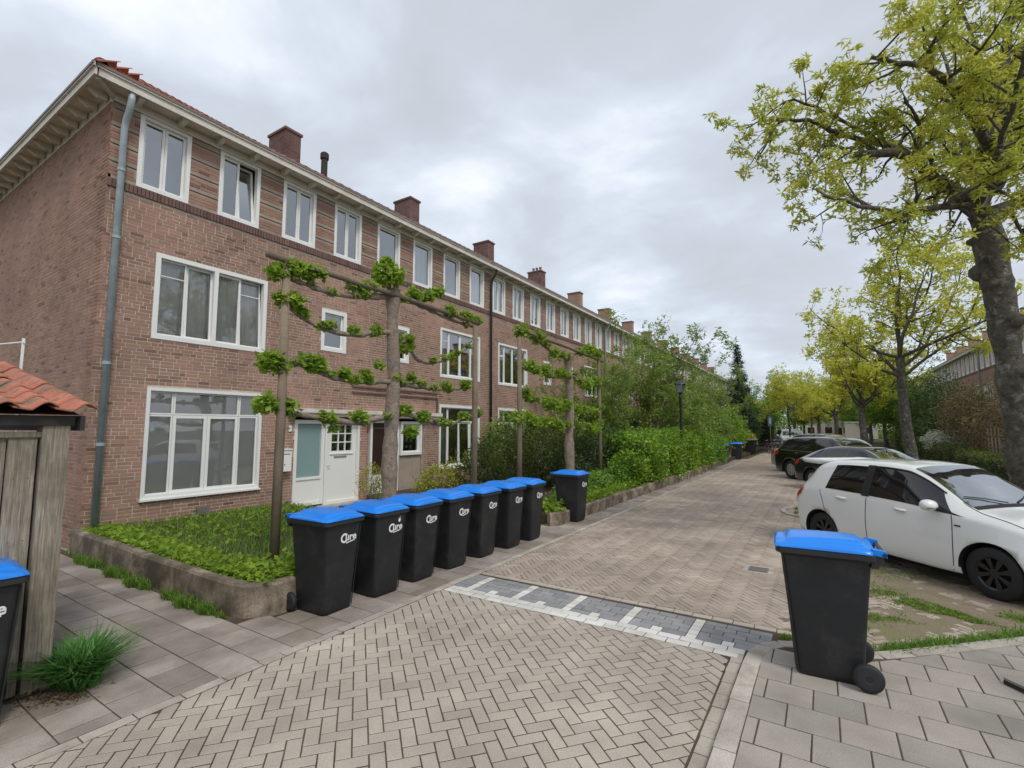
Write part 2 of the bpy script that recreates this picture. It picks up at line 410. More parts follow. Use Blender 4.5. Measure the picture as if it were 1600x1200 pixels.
M['leaf_green'] = mat_leaf('fresh green leaves', [(0,(.07,.15,.022)),(.45,(.15,.30,.04)),(.8,(.25,.44,.06)),(1,(.36,.54,.10))], .4)
M['leaf_golden'] = mat_leaf('golden leaves', [(0,(.12,.14,.02)),(.4,(.28,.30,.04)),(.8,(.50,.50,.08)),(1,(.62,.60,.2))], .35, clump=4)
M['blossom'] = mat_leaf('white blossom', [(0,(.12,.16,.07)),(.35,(.45,.47,.38)),(1,(.75,.75,.70))], .3, clump=3)
M['needles'] = mat_leaf('conifer needles', [(0,(.012,.03,.018)),(.6,(.03,.06,.035)),(1,(.06,.10,.05))], .15)
M['grass'] = mat_leaf('grass blades', [(0,(.06,.12,.02)),(.45,(.12,.23,.03)),(.8,(.20,.35,.05)),(1,(.34,.42,.14))], .35, clump=5)
M['grass_long'] = mat_leaf('long grass blades', [(0,(.04,.12,.03)),(.5,(.08,.23,.045)),(.8,(.16,.36,.09)),(1,(.38,.50,.26))], .3, clump=6)
M['moss'] = mat_leaf('parking grass', [(0,(.06,.11,.012)),(.5,(.13,.24,.02)),(1,(.30,.36,.07))], .35, clump=5)
M['bin'] = mat_plain('black bin plastic', (.013,.014,.016), .52, var=.3, vs=5, bump=.12, bs=160, spec=.45, dirt=((.07,.068,.06), 3.5, .50, .74, .45))
M['bin_rim'] = mat_plain('bin rim plastic', (.022,.023,.026), .42, var=.15)
M['bin_blue'] = mat_plain('blue lid plastic', (.010,.215,.76), .27, var=.12, vs=4, spec=.5, dirt=((.12,.32,.75), 5, .6, .85, .25))
M['bin_grey'] = mat_plain('grey lid plastic', (.10,.11,.12), .45)
M['rubber'] = mat_plain('rubber', (.014,.014,.015), .7, var=.2)
M['sticker'] = mat_plain('white sticker', (.75,.76,.76), .5, var=.05)
M['steel'] = mat_plain('galvanised steel', (.45,.46,.47), .4, metal=.7)
M['lamp_black'] = mat_plain('black lamp metal', (.02,.024,.024), .4)
M['sign_blue'] = mat_plain('sign blue', (.16,.28,.38), .4)
M['butt'] = mat_plain('grey green plastic', (.10,.15,.14), .45, var=.25)
M['red_num'] = mat_plain('red number', (.35,.03,.025), .5)
M['paint_white'] = mat_plain('white car paint', (.72,.73,.72), .22, coat=.8, var=.03)
M['paint_black'] = mat_plain('black car paint', (.006,.006,.008), .15, coat=1., var=.03)
M['paint_blue'] = mat_plain('dark blue car paint', (.010,.012,.020), .15, coat=1., var=.03)
M['paint_silver'] = mat_plain('silver car paint', (.42,.44,.46), .3, metal=.4, coat=.8, var=.03)
M['car_dark'] = mat_plain('car underbody', (.012,.012,.013), .8)
M['seam'] = mat_plain('panel gap', (.05,.05,.05), .7)
M['alloy'] = mat_plain('alloy wheel', (.55,.56,.58), .3, metal=.8)
M['alloy_black'] = mat_plain('black alloy wheel', (.012,.012,.013), .4, coat=.3)
M['light_red'] = mat_plain('red tail lamp', (.45,.012,.02), .15, coat=.8)
M['light_clear'] = mat_plain('clear lamp', (.35,.37,.40), .12, coat=1., metal=.3)
M['stucco'] = mat_plain('pale render', (.50,.47,.41), .9)

def mat_ground(name, stops, sc=2.0, fine=60, bump=.5, extra=None):
    m, nt, o = nodes(name); N = NT(nt); P = N.pos(True)
    a = N.noise(P, sc, 8, .65, .3); g = N.noise(P, fine, 6, .75)
    c = N.ramp(a, stops)
    c = N.mix(.55, c, N.ramp(g, [(.3,(.18,.18,.18)),(.7,(.82,.82,.82))]), 'OVERLAY')
    if extra:
        col, s2, lo, hi = extra
        c = N.mix(N.ramp(N.noise(P, s2, 7, .7), [(lo,(0,0,0)),(hi,(1,1,1))]), c, col)
    b = N.n('ShaderNodeBsdfPrincipled', {'Base Color': c, 'Roughness': .95, 'Specular IOR Level': .15})
    bm = N.n('ShaderNodeBump', {'Height': g, 'Strength': bump, 'Distance': .012})
    nt.links.new(bm.outputs[0], b.inputs['Normal']); nt.links.new(b.outputs[0], o.inputs[0]); return m
M['soil'] = mat_ground('garden soil', [(.3,(.06,.045,.03)),(.7,(.10,.075,.05))], 2)
M['ground'] = mat_ground('rough ground', [(.3,(.07,.07,.035)),(.7,(.12,.11,.06))], .5)
M['joint'] = mat_ground('joint sand', [(.35,(.065,.05,.036)),(.6,(.11,.085,.06)),(.75,(.075,.085,.03))], 1.5)
M['parking'] = mat_ground('mossy parking soil', [(.28,(.15,.115,.08)),(.42,(.25,.20,.15)),(.54,(.22,.185,.12)),(.68,(.20,.20,.08)),(.8,(.27,.22,.165))], 1.3, 70, .9,
                        ((.30,.25,.20), 7, .60, .72))
def mat_street(name):
    m, nt, o = nodes(name); N = NT(nt); P = N.pos(True)
    rot = N.n('ShaderNodeMapping', {'Vector': P, 'Rotation': (0,0,R(45))}).outputs[0]
    bt = N.n('ShaderNodeTexBrick', {'Vector': rot, 'Color1': (.39,.32,.265,1), 'Color2': (.345,.28,.23,1), 'Mortar': (.13,.105,.08,1), 'Scale': 1.0,
             'Mortar Size': .006, 'Brick Width': .21, 'Row Height': .07})
    c = N.mix(.5, bt.outputs[0], N.ramp(N.noise(P, .9, 7, .65), [(.3,(.3,.28,.26)),(.7,(.75,.72,.68))]), 'OVERLAY')
    b = N.n('ShaderNodeBsdfPrincipled', {'Base Color': c, 'Roughness': .9, 'Specular IOR Level': .2})
    nt.links.new(b.outputs[0], o.inputs[0]); return m
M['street_far'] = mat_street('distant street brick')

# ================================================================== pieces: the nearest 300 as objects, the rest joined
EYE = Vector((0, 0, 2.0))
def place_pieces(parent, name, items, mat, nmax=300, seen=None, base=Matrix()):
    """items: (key, fn, matrix). fn(mb) adds one piece at its own origin; alike keys share a mesh.
    base: the parent's world matrix, used for distances only."""
    items = sorted(items, key=lambda it: ((base @ it[2]).translation - EYE).length + (0 if seen is None or seen((base @ it[2]).translation) else 1e4))
    cache = {}
    for key, fn, mx_ in items[:nmax]:
        me = cache.get(key) if key is not None else None
        if me is None:
            b = MB(); fn(b); me = b.mesh(name, mat)
            if key is not None: cache[key] = me
        o = bpy.data.objects.new(name, me); COL.objects.link(o); o.parent = parent; o.matrix_basis = mx_
    if len(items) > nmax:
        big = MB(); geo = {}
        for key, fn, mx_ in items[nmax:]:
            g_ = geo.get(key) if key is not None else None
            if g_ is None:
                g_ = MB(); fn(g_)
                if key is not None: geo[key] = g_
            big.add([mx_ @ Vector(p) for p in g_.v], g_.f, tint=rnd.random())
        big.build(name + '_field', mat, parent, kind='stuff')

def clip(poly, planes):
    """planes: (nx, ny, d): keep nx*x+ny*y<=d"""
    for nx, ny, d in planes:
        res = []
        for i in range(len(poly)):
            a, b = poly[i-1], poly[i]
            da, db = nx*a[0]+ny*a[1]-d, nx*b[0]+ny*b[1]-d
            if (da <= 0) != (db <= 0):
                t = da/(da-db); res.append((a[0]+(b[0]-a[0])*t, a[1]+(b[1]-a[1])*t))
            if db <= 0: res.append(b)
        poly = res
        if len(poly) < 3: return []
    return poly
def parea(p): return abs(sum(p[i-1][0]*p[i][1]-p[i][0]*p[i-1][1] for i in range(len(p))))/2
def in_frame(p):
    v = camo_inv @ p
    if v.z > -.3: return False
    x = v.x/-v.z*757; y = v.y/-v.z*757
    return abs(x) < 830 and abs(y) < 640
camo_inv = (Matrix.Translation(camo.location) @ camo.rotation_euler.to_matrix().to_4x4()).inverted()

def herring(parent, name, x0, x1, y0, y1, ang, mat, Z=0., L=.2, nn=2, gap=.0095, nmax=300, extra=(), bev=.0045, wob=.0014, th=.03):
    planes = [(-1,0,-x0), (1,0,x1), (0,-1,-y0), (0,1,y1)] + list(extra)
    ca, sa = math.cos(ang), math.sin(ang); w = L/nn
    cx, cy = (x0+x1)/2, (y0+y1)/2; rr = math.hypot(x1-x0, y1-y0)/2
    N_ = int(rr/w)+3; items = []
    full = [(-L/2+gap/2,-w/2+gap/2),(L/2-gap/2,-w/2+gap/2),(L/2-gap/2,w/2-gap/2),(-L/2+gap/2,w/2-gap/2)]
    ff = lambda b: b.prism(full, -th, 0, bev)
    for i in range(-N_, N_):
        for j in range(-N_, N_):
            d = (i-j) % (2*nn)
            if d == 0: u, v, r = (i+nn/2)*w, (j+.5)*w, 0
            elif d == 2*nn-1: u, v, r = (i+.5)*w, (j+nn/2)*w, math.pi/2
            else: continue
            x = cx+u*ca-v*sa; y = cy+u*sa+v*ca
            if x < x0-L or x > x1+L or y < y0-L or y > y1+L: continue
            a = ang+r; c2, s2 = math.cos(a), math.sin(a)
            P = [(x+p*c2-q*s2, y+p*s2+q*c2) for p, q in full]
            z = Z + rnd.uniform(-wob, wob)
            tilt = Matrix.Rotation(rnd.gauss(0,.005), 4, 'X') @ Matrix.Rotation(rnd.gauss(0,.005), 4, 'Y')
            if all(nx*px+ny*py <= dd+1e-6 for px,py in P for nx,ny,dd in planes):
                items.append(('full', ff, Matrix.Translation((x,y,z)) @ Matrix.Rotation(a+rnd.gauss(0,.008),4,'Z') @ tilt))
            else:
                Q = clip(P, planes)
                if Q and parea(Q) > .0012:
                    mx_, my_ = sum(p[0] for p in Q)/len(Q), sum(p[1] for p in Q)/len(Q)
                    Q2 = [(p[0]-mx_, p[1]-my_) for p in Q]
                    items.append((None, (lambda b, Q2=Q2: b.prism(Q2, -th, 0, bev)), Matrix.Translation((mx_,my_,z))))
    place_pieces(parent, name, items, mat, nmax, in_frame)

def slab_rows(parent, name, x0, x1, y0, y1, mat, Z, sx=.30, sy=.30, px=.3333, py=.3245, oy=0., extra=(), nmax=300, th=.05, bev=.004, shift=None, wob=.0012, hole=None):
    items = []; planes = [(-1,0,-x0), (1,0,x1), (0,-1,-y0), (0,1,y1)] + list(extra)
    j0 = int(math.floor((y0-oy)/py))-1; j1 = int(math.ceil((y1-oy)/py))+1
    cache = {}
    for j in range(j0, j1):
        off = (px/2 if j % 2 else 0) + (shift or 0)
        i0 = int(math.floor((x0-off)/px))-1; i1 = int(math.ceil((x1-off)/px))+1
        for i in range(i0, i1):
            xa, ya = i*px+off, oy+j*py
            g_ = .005; P = [(xa+g_,ya+g_),(xa+px-g_,ya+g_),(xa+px-g_,ya+py-g_),(xa+g_,ya+py-g_)]
            Q = clip(P, planes)
            if not Q or parea(Q) < .003: continue
            mx_, my_ = sum(p[0] for p in Q)/len(Q), sum(p[1] for p in Q)/len(Q)
            if hole and hole(mx_, my_): continue
            Q2 = [(p[0]-mx_, p[1]-my_) for p in Q]
            key = 'full' if abs(parea(Q)-parea(P)) < 1e-6 else None
            tilt = Matrix.Rotation(rnd.gauss(0,.004), 4, 'X') @ Matrix.Rotation(rnd.gauss(0,.004), 4, 'Y') @ Matrix.Rotation(rnd.gauss(0,.006), 4, 'Z')
            items.append((key, (lambda b, Q2=Q2: b.prism(Q2, -th, 0, bev)), Matrix.Translation((mx_,my_,Z+rnd.uniform(-wob,wob))) @ tilt))
    place_pieces(parent, name, items, mat, nmax, in_frame)

# ================================================================== ground and paving
b = MB(); b.add([(-400,-200,-.09),(400,-200,-.09),(400,600,-.09),(-400,600,-.09)], [(0,1,2,3)])
b.build('ground', M['ground'], kind='structure')
def sheet(name, x0, x1, y0, y1, z, mat, nx=1, ny=1, fn=None):
    vs = []; fs = []
    for j in range(ny+1):
        for i in range(nx+1):
            x = x0+(x1-x0)*i/nx; y = y0+(y1-y0)*j/ny
            vs.append((x, y, z + (fn(x, y) if fn else 0)))
    for j in range(ny):
        for i in range(nx):
            a = j*(nx+1)+i; fs.append((a, a+1, a+nx+2, a+nx+1))
    mb = MB(); mb.add(vs, fs); return mb.build(name, mat, kind='structure')
road_a = sheet('road_plateau', -4.2, -.66, -6, 5.69, -.0042, M['joint'])
sheet('road_corner', -.66, .3, 4.5, 5.692, -.0046, M['joint'])
road_b = sheet('street', -4.2, 3.4, 5.692, 24.0, -.0050, M['joint'])
herring(road_a, 'paving_brick', -4.075, -.79, -2.5, 4.785, R(50), M['paver'])
herring(road_b, 'street_brick', -4.075, -.35, 5.70, 24, R(45), M['paver_red'], wob=.0022, gap=.0065, L=.21, nn=3, bev=.004)
herring(road_b, 'parking_brick', -.345, 3.38, 5.2, 16.5, R(45), M['paver_red'], wob=.004, Z=-.003, nmax=0, L=.21, nn=3, bev=.004, extra=((.957, -1, -5.08),))
sheet('street_beyond', -4.2, 3.4, 24.002, 130, -.001, M['street_far'])
pave_l = sheet('pavement', -10.6, -4.201, -6, 36, -.0044, M['joint'])
def not_under(x, y):
    if y > 2.95 and x < -5.1 and not (6.75 < y < 8.9): return True
    if y < 1.4 and x < -5.2: return True
    return False
slab_rows(pave_l, 'paving_slab', -10.5, -4.195, -3, 35, M['slab'], 0.0, oy=.24, hole=not_under, shift=-.165)
band = []
yy = -3.0
while yy < 35:
    L = .3 if rnd.random() > .1 else .2
    if yy+L > 35: break
    band.append((L, (lambda b, L=L: b.prism([(-.047,-L/2+.004),(.047,-L/2+.004),(.047,L/2-.004),(-.047,L/2-.004)], -.04, 0, .004)),
                 Matrix.Translation((-4.135+rnd.gauss(0,.0025), yy+L/2, .002+rnd.uniform(-.002,.002))) @ Matrix.Rotation(rnd.gauss(0,.012),4,'Z')))
    yy += L
place_pieces(pave_l, 'edging_stone', band, M['kerb'], 300, in_frame)

# white / grey strip with teeth
strip_w, strip_g, strip_b = [], [], []
def blk(lx, ly): return (lambda b: b.prism([(-lx/2+.004,-ly/2+.004),(lx/2-.004,-ly/2+.004),(lx/2-.004,ly/2-.004),(-lx/2+.004,ly/2-.004)], -.035, 0, .004))
def sl(x): return 4.795 + (x+.7)*-.0337*0.0
teeth = [-3.83+.665*i for i in range(5)]
shorts = [-3.5+.665*i for i in range(5)]
def addp(lst, x, y, lx, ly):
    lst.append(((round(lx,3),round(ly,3)), blk(lx,ly), Matrix.Translation((x, y, .001+rnd.uniform(-.002,.002))) @ Matrix.Rotation(rnd.gauss(0,.012),4,'Z')))
for row in range(2):
    x = -4.08 + (.1 if row else 0)
    if row: addp(strip_w, -4.03, 4.845+.105*row, .1, .1)
    while x < -.72:
        lx = min(.21, -.68-x)
        if lx > .05: addp(strip_w, x+lx/2, 4.845+.105*row, lx, .105)
        x += .21
for row in range(5):
    y = 5.055 + .105*row
    edges = sorted([t-.05 for t in teeth]+[t+.05 for t in teeth] + ([s-.055 for s in shorts]+[s+.055 for s in shorts] if row == 0 else []))
    x = -4.08; segs = []
    bounds = [-4.08]+edges+[-.50]
    for a, c in zip(bounds, bounds[1:]):
        mid = (a+c)/2
        if any(abs(mid-t) < .06 for t in teeth) or (row == 0 and any(abs(mid-s) < .06 for s in shorts)):
            addp(strip_w, mid, y, c-a, .105); continue
        n = max(1, round((c-a)/.2)); first = row % 2 and n > 1
        if first:
            cuts = [a]+[a+(c-a)*(k+.5)/n for k in range(n)]+[c]
        else: cuts = [a+(c-a)*k/n for k in range(n+1)]
        for p, q in zip(cuts, cuts[1:]): addp(strip_g, (p+q)/2, y, q-p, .105)
x = -4.08
while x < -.25:
    addp(strip_b, x+.1, 5.635, .2, .1); x += .2
place_pieces(road_a, 'white_block', strip_w, M['block_white'])
place_pieces(road_a, 'grey_block', strip_g, M['block_grey'])
place_pieces(road_a, 'border_brick', strip_b, M['paver'])
gut = []
y = -2.5
while y < 4.75:
    gut.append(('g', blk(.1,.2), Matrix.Translation((-.728+rnd.gauss(0,.002), y+.1, .0015+rnd.uniform(-.0015,.002))) @ Matrix.Rotation(rnd.gauss(0,.014),4,'Z'))); y += .2
place_pieces(road_a, 'gutter_brick', gut, M['paver'])

# right pavement and its kerb
KP = [(-.6,-3.0),(-.6,4.62),(-.585,4.86),(-.53,5.06),(-.42,5.2),(-.26,5.28),(-.05,5.3),(.14,5.32),(.32,5.4),(.55,5.6),(4.5,9.38)]
pr = MB()
pr.prism([(-.54,-3),(7,-3),(7,11.6),(4.4,9.25),(.5,5.52),(.2,5.25),(-.3,5.2),(-.5,5.0)], -.05, .042)
pave_r = pr.build('side_pavement', M['joint'], kind='structure')
slab_rows(pave_r, 'paving_slab', -.53, 5.0, 1.0, 5.067, M['slab_r'], .046, oy=.075, px=.305, py=.312, extra=((-.7,.72,.7*.47+.72*5.08),))
slab_rows(pave_r, 'paving_slab', -.2, 6.0, 5.067, 9.0, M['slab_r'], .046, oy=.075, px=.305, py=.312, extra=((-.957,1,4.975),))
kr = MB()
kerb = kr.box(-.61,-.6,-3,-2.99,-.05,.02).build('kerb', M['kerb'], kind='structure')
ks = []
def strip_pieces(pts, step, w):
    res = []
    for a, c in zip(pts, pts[1:]):
        a, c = Vector((*a,0)), Vector((*c,0)); Ld = (c-a).length; n = max(1, round(Ld/step))
        for k in range(n):
            p, q = a+(c-a)*k/n, a+(c-a)*(k+1)/n
            res.append((p, q))
    return res
sp = strip_pieces(KP, .62, .13)
for p, q in sp:
    L = (q-p).length; d = (q-p).normalized(); g_ = .004 if L > .3 else 0
    ks.append((round(L,3), (lambda b, L=L, g_=g_: b.prism([(-L/2+g_,-.064),(L/2-g_,-.064),(L/2-g_,.064),(-L/2+g_,.064)], -.12, 0, .008)),
               Matrix.Translation((*((p+q)/2).xy, .05)) @ Matrix.Rotation(math.atan2(d.y,d.x)+(rnd.gauss(0,.006) if L>.3 else 0),4,'Z')))
place_pieces(kerb, 'kerb_stone', ks, M['kerb'])

# parking soil over sunken bricks, uneven
from mathutils import noise as mn
def pk(x, y):
    e = .011*mn.noise((x*1.6, y*1.6, 1)) + .006*mn.noise((x*6, y*6, 3)) + .003*mn.noise((x*22, y*22, 9))
    fade = min(1, max(0, (x+.9)/1.0)) * 1.0
    return e - .012*(1-fade) + .0025*fade
def parking_ok(x, y): return y > 5.13+.957*(x-.0) if x > .2 else y > 5.3
vs = []; fs = []; idx = {}
NX, NY = 110, 330; X0, X1, Y0_, Y1_ = -.9, 3.6, 5.2, 26.0
for j in range(NY+1):
    for i in range(NX+1):
        x = X0+(X1-X0)*i/NX; y = Y0_+(Y1_-Y0_)*j/NY
        vs.append((x, y, -.002 + pk(x, y)))
for j in range(NY):
    for i in range(NX):
        x = X0+(X1-X0)*(i+.5)/NX; y = Y0_+(Y1_-Y0_)*(j+.5)/NY
        if y < 5.70 and x < -.2: continue
        if y < 5.45 + max(0, x-.25)*.957 - .06: continue
        a = j*(NX+1)+i; fs.append((a, a+1, a+NX+2, a+NX+1))
MB().add(vs, fs).build('parking_ground', M['parking'], kind='structure', smooth=True)

# small grass: parking tufts, kerb weeds
def scat(n, fn):
    P = np.array([fn() for _ in range(n)]); return P
def near_line(a, c, spread, n, z=0.):
    t = rng.uniform(0,1,n); a = np.array(a); c = np.array(c)
    P = a+(c-a)*t[:,None]; P = P + rng.normal(0, spread, (n,2))
    return np.column_stack([P, np.full(n, z)])
def clump_pts(cx, cy, rx, ry, n, z=0., ang=0.):
    r = np.sqrt(rng.uniform(0,1,n)); a = rng.uniform(0,2*np.pi,n)
    k = 1+.25*np.sin(3*a+1.3)+.15*np.sin(7*a)
    x, y = r*k*rx*np.cos(a), r*k*ry*np.sin(a)
    return np.column_stack([cx+x*math.cos(ang)-y*math.sin(ang), cy+x*math.sin(ang)+y*math.cos(ang), np.full(n, z)])
P = np.concatenate([near_line((.42,5.62),(1.9,7.05),.055,2600), near_line((.36,5.56),(.9,6.1),.05,900), near_line((1.7,6.9),(4.2,9.3),.1,2500)])
blades('kerb_grass', P, .075, M['grass'], w=.004, lean=.6, kind='stuff')
P = np.concatenate([clump_pts(.98,7.2,.42,.16,2200,ang=-.6), clump_pts(1.75,7.25,.3,.12,900,ang=-.5), clump_pts(.55,7.6,.18,.1,260), clump_pts(.25,6.5,.16,.09,240),
                    clump_pts(.5,6.6,.25,.1,260), clump_pts(-.05,6.0,.12,.08,120), clump_pts(.1,8.6,.25,.08,250,ang=-.8)])
q_ = np.column_stack([rng.uniform(-.3,3.2,60000), rng.uniform(5.7,14,60000), np.full(60000,.004)])
keep = np.array([mn.noise((x*1.1,y*1.1,7)) + .5*mn.noise((x*4,y*4,2)) > .22 and y > 5.3+.957*x for x,y,_ in q_])
P = np.concatenate([P, q_[keep][:4500]])
blades('parking_tuft_grass', P, .028, M['moss'], w=.004, lean=.9, kind='stuff')
# weeds in the joints along kerb and pavement
P = np.concatenate([near_line((-.66,3.3),(-.665,4.7),.008,60), near_line((-.66,4.75),(-.5,5.2),.012,420), near_line((-.5,5.25),(-.3,5.38),.02,160), clump_pts(-.32,5.5,.14,.06,500), clump_pts(-.1,5.5,.2,.07,500)])
blades('joint_weeds', P, .03, M['moss'], w=.003, lean=.7, kind='stuff')
P = np.concatenate([near_line((-10.3,2.88),(-5.6,2.88),.015,160), clump_pts(-9.3,2.82,.3,.07,420), clump_pts(-8.95,2.84,.14,.06,300), clump_pts(-7.45,2.8,.28,.08,520), clump_pts(-8.2,2.83,.25,.09,500),
                    clump_pts(-6.55,2.82,.16,.07,260), clump_pts(-6.15,2.8,.2,.08,420), clump_pts(-5.75,2.82,.15,.07,300)])
blades('wall_foot_grass', P, .11, M['grass'], w=.004, lean=.6, kind='stuff')
P = np.concatenate([clump_pts(-5.5,2.85,.08,.04,90), near_line((-4.9,8.9),(-4.7,31),.03,2500)])
blades('wall_foot_weeds', P, .05, M['moss'], w=.004, lean=.8, kind='stuff')
# grassy tuft by the shed post
P = np.concatenate([clump_pts(-5.1,1.55,.18,.12,1900,ang=.1), clump_pts(-5.0,1.5,.12,.08,500)])
blades('tuft_grass', P, .27, M['grass_long'], w=.0065, lean=.95, kind='stuff')
P = np.concatenate([near_line((-5.15,.6),(-5.1,1.35),.03,500), near_line((-5.0,1.3),(-4.8,1.5),.07,500)])
leaves('fallen_litter', P+np.array([0,0,.004]), .035, M['leaf_rust'], aspect=.3, up=3, kind='stuff')
P = near_line((-4.75,10),(-4.55,26),.08,1600,.004)
leaves('path_leaf_litter', P, .045, M['leaf_rust'], aspect=.5, up=3, kind='stuff')
P = np.column_stack([rng.uniform(-3.9,1.2,130), rng.uniform(1.9,12,130), np.full(130,.006)])
leaves('road_leaf_litter', P, .02, M['leaf_rust'], aspect=.5, up=4, kind='stuff')

# manhole in the street
t = empty('drain_cover', (-.86, 7.83, .004))
thing(t, 'small square iron drain cover set in the brick street', 'drain cover')
b = MB().box(-.19,.19,-.19,.19,-.02,.004); b.build('concrete_frame', M['kerb'], t)
b = MB().box(-.125,.125,-.125,.125,.006,.010)
for k in range(5): b.box(-.11,.11,-.1+k*.045,-.08+k*.045,.0102,.015)
b.build('lid', M['pipe_grey'], t)
# dark slab edge at the right of the frame
t = empty('paving_plate', (1.50, 5.27, .049), R(38))
thing(t, 'grey concrete plate lying loose on the right pavement', 'plate')
MB().prism([(-.3,-.3),(.3,-.3),(.3,.3),(-.3,.3)], .0, .05, .006).build('plate', M['slab_r'], t)
MB().prism([(-.302,-.302),(.302,-.302),(.302,.302),(-.302,.302)], .0, .03, .0).build('edge_strip', M['wood_dark'], t)

# ================================================================== garden walls and beds
def wall_run(pts, h, w, label, z=0., step=1.0):
    t = empty('garden_wall', (0,0,0)); thing(t, label, 'wall')
    P = [Vector((*p,0)) for p in pts]; nrm = []
    for i in range(len(P)):
        d = (P[min(i+1,len(P)-1)]-P[max(i-1,0)]).normalized(); nrm.append(Vector((-d.y,d.x,0)))
    i = 0
    while i < len(P)-1:
        # one block may follow several short steps of the curve
        j = i+1; L = (P[j]-P[i]).length
        while L < step*.6 and j < len(P)-1 and (P[j+1]-P[j]).length < step*.6: L += (P[j+1]-P[j]).length; j += 1
        n = 1 if j > i+1 else max(1, round(L/step))
        for k in range(n):
            b = MB(); hh = h+rnd.uniform(-.008,.008)
            if j == i+1:
                seg = [(P[i]+(P[j]-P[i])*((k+f*.999)/n), nrm[i] if (i==0 or k>0 or f>0) else nrm[i]) for f in [x/6 for x in range(7)]]
                d = (P[j]-P[i]).normalized(); nn = Vector((-d.y,d.x,0)); seg = [(p, nn) for p, _ in seg]
            else: seg = [(P[q], nrm[q]) for q in range(i, j+1)]
            vs = []; 
            for p, nn in seg:
                e = [rnd.uniform(-.004,.004) for _ in range(4)]
                for s, zz, ee in ((0,-.02,0),(0,hh-.03,e[0]),(.02,hh,e[1]),(w-.02,hh,e[2]),(w,hh-.03,0),(w,-.02,0)):
                    q = p+nn*(s+(ee if s else ee)); vs.append((q.x,q.y,z+zz+ (e[3] if zz>.1 else 0)))
            m_ = len(seg); fs = [(a*6+c, a*6+c+1, (a+1)*6+c+1, (a+1)*6+c) for a in range(m_-1) for c in range(5)]
            fs += [tuple(range(6))[::-1], tuple(range((m_-1)*6, m_*6))]
            b.add(vs, fs); b.build('wall_block', M['concrete'], t)
        i = j
    return t
wall_run([(-10.38,2.93),(-5.62,2.90),(-5.42,2.91),(-5.26,2.96),(-5.14,3.06),(-5.06,3.2),(-5.03,3.4),(-5.0,6.7)], .34, .13,
         'low mossy concrete garden wall with rounded corner round the ivy bed', step=2.2)
wall_run([(-4.78,8.95),(-4.66,9.2),(-4.66,24),(-4.75,30.5)], .26, .12, 'low concrete garden wall along the pavement below the laurel hedge', step=1.0)
b = MB(); b.prism([(-10.46,3.04),(-5.6,3.02),(-5.36,3.06),(-5.22,3.2),(-5.14,3.4),(-5.12,6.75),(-10.46,6.75)], -.08, .27)
b.prism([(-10.46,9.1),(-4.76,9.1),(-4.78,34),(-10.46,34)], -.08, .2); b.prism([(-10.46,34.01),(-4.78,34.01),(-4.9,80),(-10.46,80)], -.08, .1)
b.prism([(4.6,10.5),(10.2,10.5),(10.2,80),(4.6,80)], -.08, .12)
b.build('garden_soil', M['soil'], kind='structure')
n = 9000
P = np.column_stack([rng.uniform(-10.4,-5.2,n), rng.uniform(3.1,6.7,n), np.full(n,.27)])
blades('bed_grass', P, .12, M['grass'], w=.005, lean=.7, kind='stuff')
def ivy(n, x0, x1, y0, y1, z, sig): return np.column_stack([rng.uniform(x0,x1,n), rng.uniform(y0,y1,n), z+np.abs(rng.normal(0,sig,n))])
P = np.concatenate([ivy(5200,-10.35,-5.3,3.05,3.5,.28,.05), ivy(2600,-5.55,-5.1,3.1,6.7,.28,.06), ivy(1500,-10.4,-7.5,3.4,6.7,.28,.04), ivy(900,-8,-5.5,5.2,6.7,.28,.05),
                    ivy(900,-5.9,-5.15,3.1,3.9,.3,.07)])
leaves('ivy_ground_cover', P, .065, M['leaf_lime'], aspect=.95, up=1.2, kind='stuff')
P = np.concatenate([ivy(3500,-5.6,-4.75,9.2,12.5,.2,.1), ivy(5000,-5.4,-4.78,12.5,31,.2,.12)])
leaves('bed_ground_cover', P, .09, M['leaf_lime'], aspect=.8, up=.9, kind='stuff')

